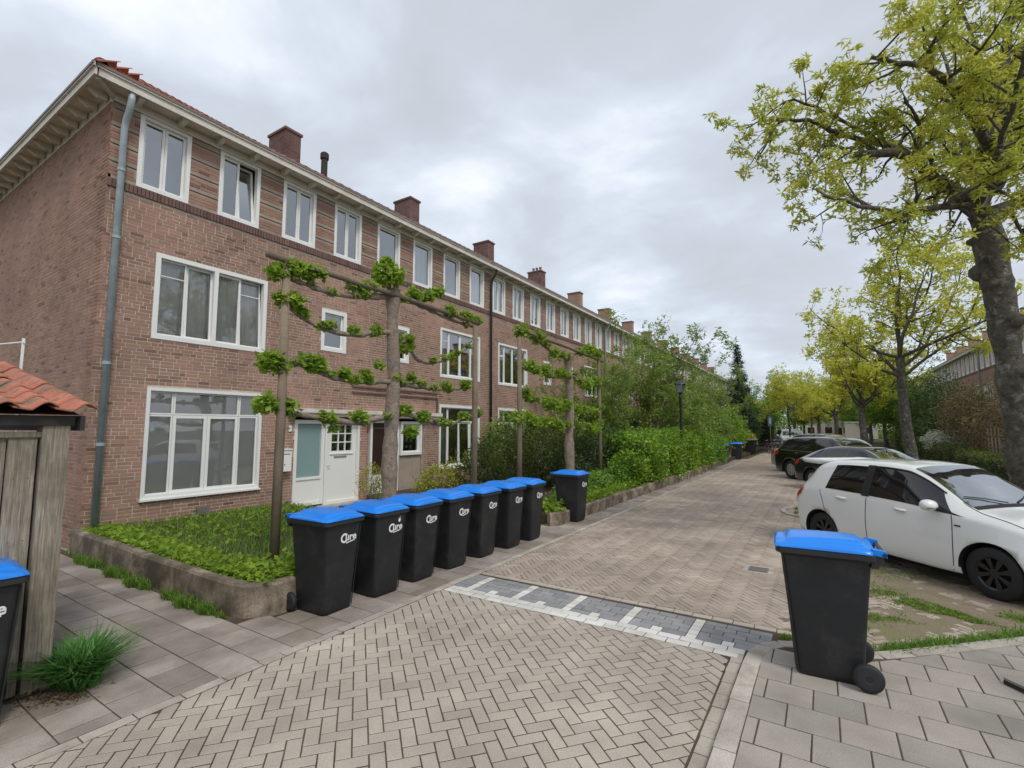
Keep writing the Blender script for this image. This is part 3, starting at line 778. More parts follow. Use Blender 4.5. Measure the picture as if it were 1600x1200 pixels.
# ================================================================== terraced houses (local: facade plane x=0 facing +x, y along the street)
HW = 5.775
FX = -10.5
EAVE = 8.02
def window(house, y0, y1, z0, z1, cells, fw=.075, mode='dark', sill=False, wname='window'):
    """cells: (a0,a1,b0,b1,sash,tilt) as fractions of the opening inside the outer frame"""
    b = MB(); xo, xi = .015, -.10
    b.ring(y0, y1, z0, z1, fw, xi, xo)
    w = b.build(wname, M['white'], house)
    iy0, iy1, iz0, iz1 = y0+fw, y1-fw, z0+fw, z1-fw
    H_, Wd = iz1-iz0, iy1-iy0
    bars = MB(); nb = 0
    ys = sorted({c[0] for c in cells} | {c[1] for c in cells}); 
    for c in cells:
        a0, a1, c0, c1, sash, tilt = c[:6]
        ya, yb, za, zb = iy0+Wd*a0+.003, iy0+Wd*a1-.003, iz0+H_*c0+.003, iz0+H_*c1-.003
        xs = -.055
        s = MB().ring(ya, yb, za, zb, sash, xs-.045, xs)
        if len(c) > 6:
            for kind, f in c[6]:
                if kind == 'h': s.box(xs-.03,xs-.006,ya+sash,yb-sash,za+(zb-za)*f-.009,za+(zb-za)*f+.009)
                else: s.box(xs-.03,xs-.006,ya+(yb-ya)*f-.009,ya+(yb-ya)*f+.009,za+sash,zb-sash)
        p = MB().add([(xs-.02,ya+sash-.004,za+sash-.004),(xs-.02,yb-sash+.004,za+sash-.004),(xs-.02,yb-sash+.004,zb-sash+.004),(xs-.02,ya+sash-.004,zb-sash+.004)], [(0,1,2,3)])
        if tilt:
            for q in (s, p): q.v = [(x - tilt*(z-za), y, z) for x, y, z in q.v]
        s.build('casement', M['white'], w); p.build('pane', M['glass_clear'] if mode == 'blind' or (mode == 'curtain' and y1-y0 > 1.5) else M['glass'], w)
    if sill: MB().box(-.02,.06,y0-.02,y1+.02,z0-.035,z0-.001).build('sill', M['white'], w)
    if mode == 'curtain':
        n = 40; vs = []
        for i in range(n+1):
            y = iy0+Wd*i/n; x = -.2+.02*math.sin(i*1.9)+.01*math.sin(i*.7); vs += [(x,y,iz0-.02),(x,y,iz1+.03)]
        MB().add(vs, [(2*i,2*i+2,2*i+3,2*i+1) for i in range(n)]).build('curtain', M['curtain'], w)  # in the end house it stands in for reflected sky
    if mode == 'side_curtain':
        for s0, s1 in ((0,.22),(.8,1)):
            n = 14; vs = []
            for i in range(n+1):
                y = iy0+Wd*(s0+(s1-s0)*i/n); x = -.2+.025*math.sin(i*1.9); vs += [(x,y,iz0-.02),(x,y,iz1+.03)]
            MB().add(vs, [(2*i,2*i+2,2*i+3,2*i+1) for i in range(n)]).build('curtain', M['curtain'], w)
    if mode == 'blind':
        bl = MB(); z = iz0+.02; ztop = iz0+H_*.97
        while z < ztop:
            bl.add([(-.108,iy0+.01,z),(-.108,iy1-.01,z),(-.116,iy1-.01,z+.0235),(-.116,iy0+.01,z+.0235)], [(0,1,2,3)]); z += .024
        bl.build('blind', M['blind'], w, kind='stuff')
    return w

W2 = lambda t=0: [(0,.5,0,1,.045,0),(.5,1,0,1,.045,t)]
W1 = [(0,1,0,1,.04,0)]
def top_windows(k, pair):
    res = []
    for i in range(4):
        y = .2+1.44*i
        res.append((y, y+.88, 6.47, 7.90))
    return res

def courses(y0, y1, z0, z1, holes, base_x, seed, recess=None):
    """brick positions on a wall; yields (y, z, length, x)"""
    r = random.Random(seed); res = []; n = int(round((z1-z0)/.0665)); 
    for j in range(n):
        z = z0 + j*.0665
        if z+.055 > z1+.01: break
        y = y0 - r.choice((0,.055,.11,.165))
        while y < y1:
            L = .21 if r.random() > .28 else .10
            a, b_ = max(y, y0), min(y+L, y1)
            segs = [(a, b_)]
            for h in holes:
                if h[2]-.004 < z+.055 and h[3]+.004 > z:
                    ns = []
                    for s0, s1 in segs:
                        if h[1] <= s0 or h[0] >= s1: ns.append((s0, s1))
                        else:
                            if h[0] > s0: ns.append((s0, h[0]-.004))
                            if h[1] < s1: ns.append((h[1]+.004, s1))
                    segs = ns
            for s0, s1 in segs:
                if s1-s0 > .025: res.append((s0, z, round((s1-s0)*100)/100 if s1-s0 < .2 else .21, base_x+r.uniform(-.0018,.0018) + (recess(z) if recess else 0), s0, s1))
            y += L+.0135
    return res

def wall_cells(y0, y1, z0, z1, holes):
    ys = sorted({y0,y1} | {min(max(h[i],y0),y1) for h in holes for i in (0,1)}); zs = sorted({z0,z1} | {min(max(h[i],z0),z1) for h in holes for i in (2,3)})
    for a, b_ in zip(ys, ys[1:]):
        run = None
        for c, d in zip(zs, zs[1:]):
            my, mz = (a+b_)/2, (c+d)/2
            solid = not any(h[0] < my < h[1] and h[2] < mz < h[3] for h in holes)
            if solid: run = (run[0], d) if run else (c, d)
            if not solid and run: yield a, b_, run[0], run[1]; run = None
        if run: yield a, b_, run[0], run[1]

def tile_geo(b, w=.25, L=.36, th=.018, amp=.035):
    """one S-shaped clay tile: along local x up-slope, y across"""
    n = 7; pr_ = []
    for i in range(n+1):
        t = i/n; pr_.append((w*(t-.5)*1.04, amp*math.sin(t*2*math.pi-.3)*.7))
    top = [(x_, y, z+ (th if x_ == 0 else 0)) for x_ in (0, L) for y, z in pr_]
    m_ = n+1
    bot = [(x_, y, z-.012) for x_ in (0, L) for y, z in pr_]
    vs = [(x, y, z) for x, y, z in top] + [(x, y, z) for x, y, z in bot]
    fs = [(i, i+1, m_+i+1, m_+i) for i in range(n)] + [(2*m_+i, 2*m_+i+1, i+1, i) for i in range(n)] + [(0, m_, 3*m_, 2*m_), (n+m_, n, 2*m_+n, 3*m_+n)]
    b.add(vs, fs)

def house(k, real=True, door_no=None):
    """k even/odd gives the mirrored plan. real: bricks as geometry"""
    mir = k % 2 == 1
    hs = empty('terraced_house', (FX, 3.3+HW*k, 0))
    my = (lambda a, c: (HW-c, HW-a)) if mir else (lambda a, c: (a, c))
    yA = -.22 if k == 0 else 0.0
    holes = []
    tops = top_windows(k, k//2)
    for t in tops: holes.append(t)
    up = (*my(.60,2.80), 3.68, 5.33); low = (*my(.60,2.80), .70, 2.76)
    sm = (*my(4.24,5.0), 3.95, 5.02)
    holes += [up, low, sm]
    dy = my(3.62, 5.775) if k != 1 else (0., 2.25)
    dz = (-.05, 2.27)
    if k == 0: dy = (3.62, 5.56)
    holes.append((dy[0], dy[1], -.05, 2.27))
    # --- masonry core
    core = MB(); top_core = MB()
    for a, c, e, f in wall_cells(yA, HW, -.3, EAVE, holes):
        (core.box(-.30, -.0045 if real else 0., a, c, e, min(f,6.46)) if e < 6.46 else None), (top_core.box(-.30, -.018 if real else 0., a, c, max(e,6.46), f) if f > 6.46 else None)
    core.build('wall', M['mortar'] if real else M['brick_far'], hs)
    if real:
        zg = [6.46] + [6.5+.0665*(5*q_+4)+sg*.015+.005 for q_ in range(4) for sg in (-1,1)] + [7.9]
        for z0_, z1_ in zip(zg[::2], zg[1::2]):
            for a, c, e, f in wall_cells(yA, HW, z0_, z1_, holes): top_core.box(-.0178, .006, a, c, e, f)
        gs_ = MB()
        for z0_, z1_ in zip(zg[1:-1:2], zg[2:-1:2]):
            for a, c, e, f in wall_cells(yA, HW, z0_, z1_, holes): gs_.box(-.0176, -.012, a, c, e, f)
        gs_.build('groove_shade', M['trim'], hs, kind='stuff')  # dark strips paint the shadow lines of the brick grooves
    top_core.build('upper_wall', M['mortar_shaded'] if real else M['brick_far'], hs)
    room = MB()
    for z in (.12, 3.05, 5.95, 8.3): room.box(-5, -.30, yA+.1, HW-.005, z-.14, z)
    room.box(-5.1,-5.0,yA+.1,HW-.005,-.02,8.3); room.box(-5,-.31,yA+.05,yA+.1,-.02,8.3); room.box(-5,-.31,HW-.005,HW,-.02,8.3)
    room.build('room_shell', M['room'], hs)
    base = Matrix.Translation((FX, 3.3+HW*k, 0))
    if real:
        def rec(z):
            if z > 6.50: return .012
            return 0.
        items = []
        band_z = (6.30, 6.455)
        hb = holes + [(yA-1, HW+1, band_z[0], band_z[1])] + [(yA-1, HW+1, 6.5+.0665*(5*q_+4)-.03, 6.5+.0665*(5*q_+4)+.03) for q_ in range(4)]
        for y, z, L, x, s0, s1 in courses(yA, HW, -.05, 7.9, hb, 0., 100+k, rec):
            L = s1-s0; key = round(L, 2)
            items.append((key, (lambda b, L=L: b.add([(0,0,0),(0,L,0),(0,L,.053),(0,0,.053),(-.05,0,0),(-.05,L,0),(-.05,L,.053),(-.05,0,.053)],
                          [(0,1,2,3),(0,4,5,1),(3,2,6,7),(0,3,7,4),(1,5,6,2)])), Matrix.Translation((x, s0, z))))
        bitems = []
        y = yA
        while y < HW-.03:
            bitems.append(('b', (lambda b: b.box(-.05,.035,.0,.052,0,.145)), Matrix.Translation((rnd.uniform(-.002,.002), y+.003, 6.305)))); y += .0635
        if k == 0:   # end wall, facing -y
            for s, z, L, x, s0, s1 in courses(-9.0, 0., -.05, 7.9, [], 0., 55, None):
                items.append((('e', round(s1-s0,2)), (lambda b, L=s1-s0: b.add([(0,0,0),(L,0,0),(L,0,.055),(0,0,.055),(0,.05,0),(L,.05,0),(L,.05,.055),(0,.05,.055)],
                              [(0,1,2,3),(0,4,5,1),(3,2,6,7),(0,3,7,4),(1,5,6,2)])), Matrix.Translation((s0-.001, yA-.008+rnd.uniform(-.0018,.0018), z))))
            MB().box(-9.0,-.301,yA-.0035,yA+.2,-.3,EAVE).build('end_wall', M['mortar'], hs)
        place_pieces(hs, 'brick', items, M['brick'], 300, in_frame, base)
        place_pieces(hs, 'band_brick', bitems, M['brick_dark'], 100, in_frame, base)
    else:
        MB().box(.002,.035,0,HW,6.30,6.45).build('brick_band', M['brick_dark'], hs)
    # --- windows
    for i, t in enumerate(tops):
        if k == 1: window(hs, *t, W1, mode=('dark','curtain','dark','curtain')[i])
        elif k == 0: window(hs, *t, W2(.12 if i == 1 else 0), mode='dark')
        else: window(hs, *t, W2(), fw=.08, mode=('curtain','side_curtain','curtain','dark')[(i+k) % 4])
    if k == 0:
        window(hs, *up, [(0,.235,0,1,.03,0,[('h',.78)]),(.235,.49,0,1,.045,.03),(.51,.765,0,1,.045,0),(.765,1,0,1,.03,.06,[('h',.78)])], fw=.085, mode='curtain')  # pale curtain added in place of sky reflected in these panes
        MB().box(-.10,.014,up[0]+1.06,up[0]+1.14,up[2]+.085,up[3]-.085).build('mullion', M['white'], hs)
        window(hs, *low, [(0,.2,0,.77,.03,0),(0,.2,.77,1,.03,0),(.2,.8,.77,1,.03,0),(.8,1,.77,1,.03,0),(.8,1,0,.77,.03,0),(.2,.5,0,.77,.06,0),(.5,.8,0,.77,.06,0)], fw=.06, mode='blind', sill=True)
    else:
        cl = [(0,.2,0,.72,.03,0),(0,.2,.72,1,.03,0),(.2,.5,.0,.72 if False else 1,.05,0),(.5,.8,0,1,.05,0),(.8,1,0,.72,.03,0),(.8,1,.72,1,.03,0)]
        if k == 1: cl2 = [(0,.2,0,1,.03,0,[('h',.78)]),(.2,.5,0,1,.05,0),(.5,.8,0,1,.05,0),(.8,1,0,1,.03,0,[('h',.78)])]
        else: cl2 = cl
        window(hs, *up, cl2, mode='side_curtain')
        window(hs, *low, [(0,.2,.0,.75,.03,0),(0,.2,.75,1,.03,0),(.2,1,.75,1,.03,0),(.2,.5,0,.75,.05,0),(.5,.8,0,.75,.05,.03 if k == 1 else 0),(.8,1,0,.75,.03,0)], mode='side_curtain', sill=True)
    window(hs, *sm, W1, fw=.09)
    # --- doors
    a, c = dy
    bk = MB()
    if k == 0:
        # glazed side panel
        d = MB(); d.ring(a+.02, a+.86, .14, 2.2, .09, -.14, -.04); d.box(-.13,-.06,a+.11,a+.77,.23,.76); d.box(-.14,-.035,a+.10,a+.78,.76,.82)
        sp_ = d.build('side_panel', M['white'], hs)
        MB().box(-.11,-.09,a+.12,a+.76,.82,2.11).build('pane', M['glass_teal'], sp_)
        y0, y1 = a+.92, c-.04
        f = MB(); f.ring(y0-.05, y1+.04, .10, 2.22, .07, -.15, -.02); f.build('door_frame', M['white'], hs)
        dm = MB(); Y0, Y1 = y0+.03, y1-.04
        gy0, gy1, gz0, gz1 = Y0+.14, Y1-.14, 1.42, 2.08
        for q in wall_cells(Y0, Y1, .17, 2.145, [(gy0,gy1,gz0,gz1)]): dm.box(-.12,-.07,*q)
        n = 3
        for i in range(1, n): yy = gy0+(gy1-gy0)*i/n; dm.box(-.115,-.072,yy-.014,yy+.014,gz0,gz1)
        for i in range(1, 3):
            zz = gz0+(gz1-gz0)*i/3
            for j in range(3): ya = gy0+(gy1-gy0)*j/3+(.014 if j else 0); yb = gy0+(gy1-gy0)*(j+1)/3-(.014 if j < 2 else 0); dm.box(-.115,-.072,ya,yb,zz-.014,zz+.014)
        door = dm.build('front_door', M['white'], hs)
        for i in range(3):
            for j in range(3):
                ya = gy0+(gy1-gy0)*i/3; za = gz0+(gz1-gz0)*j/3
                MB().add([(-.095,ya,za),(-.095,ya+(gy1-gy0)/3,za),(-.095,ya+(gy1-gy0)/3,za+(gz1-gz0)/3),(-.095,ya,za+(gz1-gz0)/3)],[(0,1,2,3)]).build('pane', M['glass'], door)
        MB().box(-.07,-.06,Y0+.22,Y1-.3,1.24,1.29).build('letter_slot', M['steel'], door)
        MB().box(-.07,-.045,Y0+.1,Y1-.1,1.33,1.36).build('ledge', M['white'], door)
        MB().box(-.07,-.05,Y0-.05+.02,Y0+.0,.95,1.10).tube([(-.04,Y0-.02,1.05),(-.02,Y0-.02,1.05),(-.02,Y0+.09,1.05)],.009,6).build('handle', M['steel'], door)
        MB().box(-.30,.35,a-.02,c+.02,-.06,.10).build('doorstep', M['kerb'], hs)
    elif k == 1:
        d = MB(); d.ring(.17, 1.24, .14, 2.22, .07, -.14, -.03); d.box(-.13,-.06,.24,1.17,.22,.70)
        fr = d.build('front_door', M['white'], hs)
        MB().box(-.11,-.09,.24,1.17,.70,2.15).build('door_panel', M['room_dark'], fr)
        MB().tube([(-.08,1.02,1.05),(-.04,1.02,1.05),(-.04,.92,1.05)],.009,6).build('handle', M['steel'], fr)
        window(hs, 1.28, 2.17, 1.20, 2.20, W1, fw=.08)
        pan = MB()
        for i in range(14): pan.box(-.09,-.052,1.285+i*.0635,1.285+i*.0635+.058,.0,1.19)
        pan.build('tiled_panel', M['paver_red'], hs, kind='stuff')
        for i in range(7):
            MB().box(-.165,-.16,1.42+.09*(i%3)*2+rnd.uniform(0,.05),1.42+.09*(i%3)*2+.12,1.35+.22*(i//3)+rnd.uniform(0,.05),1.35+.22*(i//3)+.13).build('paper_note', M['curtain'], hs)
        MB().box(-.30,.30,.12,2.2,-.06,.09).build('doorstep', M['kerb'], hs)
        core2 = MB().box(-.3,-.05,-.005,.115,-.05,2.27); core2.build('brick_pier', M['brick_far'], hs)
        for z in (2.95, 3.10): MB().box(.02,.055,-.55,2.85,z,z+.03).build('relief_strip', M['brick_dark'], hs)
        MB().box(.02,.05,2.81,2.85,2.4,2.94).build('relief_strip', M['brick_dark'], hs)
    else:
        y0, y1 = a+.5, a+1.45
        d = MB(); d.ring(a+.02, c-.02, .05, 2.25, .06, -.14, -.03); d.box(-.14,-.03,y0-.05,y0,.11,2.19); d.box(-.14,-.03,y1,y1+.05,.11,2.19)
        d.box(-.13,-.07,a+.08,y0-.05,.11,1.0); d.box(-.13,-.07,y1+.05,c-.08,.11,1.0)
        fr = d.build('door_frame', M['white'], hs)
        MB().box(-.12,-.07,y0+.002,y1-.002,.11,1.3).box(-.12,-.07,y0+.002,y0+.2,1.3,2.19).box(-.12,-.07,y1-.2,y1-.002,1.3,2.19).build('front_door', M['white'], hs)
        p = MB()
        for q in ((a+.08,y0-.05,1.0,2.19),(y0+.2,y1-.2,1.3,2.19),(y1+.05,c-.08,1.0,2.19)): p.add([(-.1,q[0],q[2]),(-.1,q[1],q[2]),(-.1,q[1],q[3]),(-.1,q[0],q[3])],[(0,1,2,3)])
        p.build('pane', M['glass'], fr)
    # canopy slab over the doors
    ca, cc = (3.42, HW) if k == 0 else ((0, 2.9) if k == 1 else my(3.5, HW))
    cb = MB(); cb.box(.0,.16,ca,cc-.001,2.29,2.37); cb.box(.0,.22,ca-(.03 if k==0 else 0),cc-.001,2.3702,2.47)
    cb.build('door_cornice', M['cream'], hs)
    if k == 0:
        for zz in (.27,): MB().box(.004,.02,1.56,1.8,.28,.44).box(.021,.026,1.58,1.63,.29,.43).box(.021,.026,1.66,1.7,.29,.43).box(.021,.026,1.73,1.78,.29,.43).build('air_vent', M['pipe_grey'], hs)
        mb_ = MB(); mb_.box(.005,.16,3.16,3.47,1.02,1.5); mb_.box(.0,.18,3.15,3.48,1.5,1.53)
        mlb = mb_.build('mailbox', M['white'], hs)
        MB().box(.1602,.164,3.2,3.43,1.40,1.42).box(.1602,.164,3.29,3.31,1.15,1.19).build('slot', M['pipe_grey'], mlb)
        MB().tube([(.02,3.31,.2),(.02,3.31,1.0)],.012,6).build('cable_pipe', M['pipe_grey'], hs)
    # --- eaves: frieze, soffit, gutter board, brackets
    ya = yA-.34 if k == 0 else 0.
    fz = MB(); fz.box(.0302,.05,yA,HW-.002,7.88,8.0); fz.box(-.0,.03,yA,HW-.002,7.905,8.04); fz.build('frieze_board', M['cream'], hs)
    so = MB(); so.box(.0,.36,ya,HW-.0005,8.041,8.07); so.build('soffit', M['cream'], hs)
    gt = MB(); gt.box(.361,.40,ya,HW-.0005,7.99,8.17); gt.box(.4002,.43,ya-.03 if k==0 else 0,HW-.0005,8.12,8.19); gt.build('gutter_board', M['cream'], hs)
    MB().box(.4302,.445,ya-.04 if k==0 else 0,HW-.0005,8.15,8.20).box(.30,.43,ya-.04 if k==0 else 0,HW-.0005,8.1902,8.20).build('gutter_edge', M['trim'], hs)
    def bracket(b):
        b.add([(.052,-.04,7.93),(.22,-.04,7.93),(.345,-.04,7.985),(.345,-.04,8.04),(.052,-.04,8.04),(.052,.04,7.93),(.22,.04,7.93),(.345,.04,7.985),(.345,.04,8.04),(.052,.04,8.04)],
              [(0,1,2,3,4),(9,8,7,6,5),(0,5,6,1),(1,6,7,2),(2,7,8,3),(4,3,8,9)])
    bm_ = MB(); bracket(bm_); bme = bm_.mesh('bracket', M['cream'])
    y = .1
    while y < HW: link('bracket', bme, hs, (0, y, 0)); y += .722
    PT = .60; sl_ = math.sqrt(1+PT*PT)
    if k == 0:
        MB().box(-9.,.0,yA-.36,yA-.0,8.041,8.07).build('side_soffit', M['cream'], hs)
        MB().box(-9.,.40,yA-.40,yA-.361,7.99,8.17).box(-9.,.43,yA-.43,yA-.4002,8.12,8.19).build('side_gutter_board', M['cream'], hs)
        MB().box(-9.,.445,yA-.445,yA-.4302,8.15,8.20).build('side_gutter_edge', M['trim'], hs)
        MB().box(-9.,.0,yA-.03,yA-.002,7.86,8.0402).build('side_frieze', M['cream'], hs)
        sb = MB(); sb.add([(-.035,-.052,7.90),(-.035,-.18,7.90),(-.035,-.345,8.0),(-.035,-.345,8.04),(-.035,-.052,8.04),(.035,-.052,7.90),(.035,-.18,7.90),(.035,-.345,8.0),(.035,-.345,8.04),(.035,-.052,8.04)],
              [(0,1,2,3,4),(9,8,7,6,5),(0,5,6,1),(1,6,7,2),(2,7,8,3),(4,3,8,9)])
        sme = sb.mesh('bracket', M['cream'])
        x = -.15
        while x > -9: link('bracket', sme, hs, (x, yA, 0)); x -= .5
        MB().bar((.02,yA-.02,7.98),(.33,yA-.33,8.01),.07,.1).build('corner_bracket', M['cream'], hs)
    # --- roof
    XR = -4.5; ze = 8.19; zr = ze + (.36-XR)*PT; zc = 11.46
    rf = MB()
    y00 = ya
    if k == 0:
        hip = lambda x: ya + (.36-x)      # hipped end at 45 deg
        rf.add([(.36,ya,ze),(.36,HW,ze),(XR,HW,zr),(XR,ya+(.36-XR),zr)], [(0,1,2,3)])
        rf.add([(.36,ya,ze),(XR,ya+4.95,zr),(-9.,ya+4.95,zr),(-9.,ya,ze)], [(0,1,2,3)])
        rf.add([(XR,HW,zr),(-9.,HW,ze+1.5),(-9,ya+4.95,zr),(XR,ya+4.95,zr)],[(0,1,2,3)])
    else:
        rf.add([(.36,0,ze),(.36,HW,ze),(XR,HW,zr),(XR,0,zr),(-9.4,0,ze),(-9.4,HW,ze)], [(0,1,2,3),(3,2,5,4)])
    roof = rf.build('roof', M['tile_old'], hs)
    tmat = M['tile'] if k == 0 else M['tile_old']
    items = []; tg = lambda b: tile_geo(b)
    ang = math.atan(PT)
    rowsN = 18 if k < 6 else 0
    for r_ in range(rowsN):
        s0 = r_*.30
        x = .43 - s0/sl_; z = ze + (.36-x)*PT + .035
        y = ya+.12
        while y < HW-.05:
            if not (k == 0 and y < ya+(.36-x)+.1 and r_ > 0):
                items.append(('t', tg, Matrix.Translation((x, y, z+rnd.uniform(-.003,.004))) @ Matrix.Rotation(math.pi,4,'Z') @ Matrix.Rotation(-ang,4,'Y')))
            y += .25
    if items:
        if real: place_pieces(roof, 'roof_tile', items, tmat, 46 if k == 0 else 22, None, base)
        else: place_pieces(roof, 'roof_tile', items, tmat, 0, None, base)
    if k == 0:
        hd = Vector((-1,1,PT)); hl = hd.length; hd.normalize(); cap = MB()
        def capf(b):
            n = 6; pr_ = [(.12*math.cos(math.pi*i/n), .11*math.sin(math.pi*i/n)) for i in range(n+1)]
            vs = [(x_, y*(1 if x_ == 0 else .85), z_*(1 if x_ == 0 else .93)-(.02 if x_ else 0)) for x_ in (0,.36) for y, z_ in pr_]
            vs += [(x_, y*.8, z_*.75-(.02 if x_ else 0)) for x_ in (0,.36) for y, z_ in pr_]
            m_ = n+1
            b.add(vs, [(i,i+1,m_+i+1,m_+i) for i in range(n)]+[(2*m_+i,2*m_+i+1,i+1,i) for i in range(n)])
        cb_ = MB(); capf(cb_); cme = cb_.mesh('ridge_tile', M['tile'])
        rot = hd.to_track_quat('X','Z').to_matrix().to_4x4()
        for i in range(22):
            p = Vector((.36,ya,ze)) + hd*(.05+i*.33)
            o = link('ridge_tile', cme, roof); o.matrix_basis = Matrix.Translation(p+Vector((0,0,.03))) @ rot
        # side slope tiles
        its = []
        for r_ in range(3):
            y = ya-.06+r_*.25; z = ze+(y-ya)*PT+.035
            x = .3-(y-ya)
            while x > -9: its.append(('t', tg, Matrix.Translation((x,y,z)) @ Matrix.Rotation(math.pi/2,4,'Z') @ Matrix.Rotation(-ang,4,'Y'))); x -= .25
        place_pieces(roof, 'roof_tile', its, M['tile'], 12, None, base)
    # --- chimney
    cy = 5.5; 
    ch = MB(); ch.box(-4.95,-4.0,cy,cy+.55,zr-1.2,zc+.42); chm = ch.build('chimney', M['brick_far'] if not real else M['mortar'], roof)
    if real:
        its = []
        for z_ in range(19):
            zz = zc-.85+z_*.0665
            y = cy-.0+(.0 if z_ % 2 else -.1)
            while y < cy+.55:
                s0, s1 = max(y,cy), min(y+.21,cy+.55)
                if s1-s0 > .03: its.append((('f',round(s1-s0,2)), (lambda b, L=s1-s0: b.box(-.02,.012,0,L,0,.055)), Matrix.Translation((-4.0,s0,zz))))
                y += .221
            x = -4.95-(.0 if z_ % 2 else .1)
            while x < -4.0:
                s0, s1 = max(x,-4.95), min(x+.21,-4.0)
                if s1-s0 > .03: its.append((('s',round(s1-s0,2)), (lambda b, L=s1-s0: b.box(0,L,-.012,.02,0,.055)), Matrix.Translation((s0,cy,zz))))
                x += .221
        place_pieces(roof, 'chimney_brick', its, M['brick_dark'], 0, None, base)
    MB().box(-5.0,-3.95,cy-.05,cy+.6,zc+.42,zc+.50).build('chimney_cap', M['brick_dark'], roof)
    if k in (3, 6):
        for i in range(3): MB().lathe([(.07,zc+.5),(.07,zc+.72),(.09,zc+.72),(.09,zc+.78)], 10, (-4.7+i*.25,cy+.28,0)).build('chimney_pot', M['pipe_grey'], roof)
    if k == 0:
        MB().lathe([(.09,9.2),(.09,9.9),(.12,9.9),(.12,10.06),(.08,10.1)], 14, (-1.5,5.22,0)).build('flue_pipe', M['wood_dark'], roof)
    # --- downpipes
    if k == 0:
        p = MB(); p.tube([(.33,-.06,8.0),(.33,-.06,7.86),(.28,-.06,7.72),(.14,-.06,7.52),(.10,-.06,7.40),(.10,-.06,.2)], .055, 12)
        dp = p.build('downpipe', M['zinc'], hs, smooth=True)
        for z in (6.6,5.35,3.1,1.7): MB().lathe([(.066,z),(.066,z+.05)], 12, (.10,-.06,0)).build('pipe_clip', M['zinc'], dp)
    if k % 2 == 1:
        p = MB(); p.tube([(.33,HW,8.0),(.32,HW,7.9),(.12,HW,7.6),(.09,HW,7.45),(.09,HW,.3)], .045, 10)
        dp = p.build('downpipe', M['pipe_dark'] if k == 1 else M['zinc'], hs, smooth=True)
        MB().lathe([(.06,0.2),(.06,1.95)], 12, (.09,HW,0)).build('pipe_sleeve', M['pipe_dark'], dp)
    return hs

house_labels = [
    'brick end house with hipped red tiled corner, grey drainpipe and white door number 3',
    'brick terraced house with dark door number 5 behind the first trained tree',
    'third brick terraced house, just past the dark drainpipe, behind the second trained tree',
    'fourth brick terraced house with pots on its chimney, above the dark garden shrubs',
    'fifth brick terraced house, its lower floors half hidden by the tall loose shrub tree',
    'sixth brick terraced house behind the tall shrub tree, ends at a pale drainpipe']
houses = []
for k in range(6):
    h = house(k, real=k < 4); houses.append(h)
    thing(h, house_labels[k], 'house', 'brick terraced houses on the left')
# house numbers (flat lettering)
def to_mesh_text(name, s, size, mat, M4, ext=.001, bold=0., parent=None, shear=0.):
    c = bpy.data.curves.new(name, 'FONT'); c.body = s; c.size = size; c.extrude = ext; c.offset = bold; c.align_x = 'CENTER'; c.shear = shear; c.resolution_u = 3
    o = bpy.data.objects.new(name, c); COL.objects.link(o); bpy.context.view_layer.update()
    me = bpy.data.meshes.new_from_object(o.evaluated_get(bpy.context.evaluated_depsgraph_get()))
    bpy.data.objects.remove(o); me.name = name; me.transform(M4); me.materials.clear(); me.materials.append(mat)
    return link(name, me, parent)
to_mesh_text('house_number', '3', .17, M['white'], Matrix.Translation((.016,3.50,1.93)) @ Matrix.Rotation(R(90),4,'Z') @ Matrix.Rotation(R(90),4,'X'), .008, .012, houses[0])
to_mesh_text('house_number', '5', .17, M['red_num'], Matrix.Translation((-.035,.055,1.90)) @ Matrix.Rotation(R(90),4,'Z') @ Matrix.Rotation(R(90),4,'X'), .008, .012, houses[1])
src_even, src_odd = houses[4], houses[5]
for k in range(6, 14):
    s = src_even if k % 2 == 0 else src_odd
    c = copy_tree(s); c.location = (FX, 3.3+HW*k+(.0), 0)
    thing(c, ['seventh','eighth','ninth','tenth','eleventh','twelfth','thirteenth','farthest'][k-6]+' brick terraced house of the left row, mostly behind garden trees', 'house', 'brick terraced houses on the left')
for k in range(0, 10):
    s = src_even if k % 2 == 0 else src_odd
    c = copy_tree(s); c.location = (10.4, 33+HW*(k+1), 0); c.rotation_euler = (0,0,math.pi)
    thing(c, ['nearest','second','third','fourth','fifth','sixth','seventh','eighth','ninth','farthest'][k]+' brick terraced house of the right row behind the hedges', 'house', 'brick terraced houses on the right')

# ================================================================== wheelie bins
def rrect(hx, hy, r, n=5, z=0., off=(0,0), rb=None):
    """rounded rectangle loop; rb: radius of the back (-x) corners"""
    pts = []
    for q, (sx, sy) in enumerate(((1,1),(-1,1),(-1,-1),(1,-1))):
        rr = r if sx > 0 or rb is None else rb
        for i in range(n+1):
            a = math.pi/2*(q + i/n)
            pts.append((sx*(hx-rr)+rr*math.cos(a)+off[0], sy*(hy-rr)+rr*math.sin(a)+off[1], z))
    return pts
def loft(b, loops, cap0=True, cap1=True):
    n = len(loops[0]); vs = [p for L in loops for p in L]
    fs = [(k*n+i, k*n+(i+1)%n, (k+1)*n+(i+1)%n, (k+1)*n+i) for k in range(len(loops)-1) for i in range(n)]
    if cap0: fs.append(tuple(range(n))[::-1])
    if cap1: fs.append(tuple(range((len(loops)-1)*n, len(loops)*n)))
    return b.add(vs, fs)
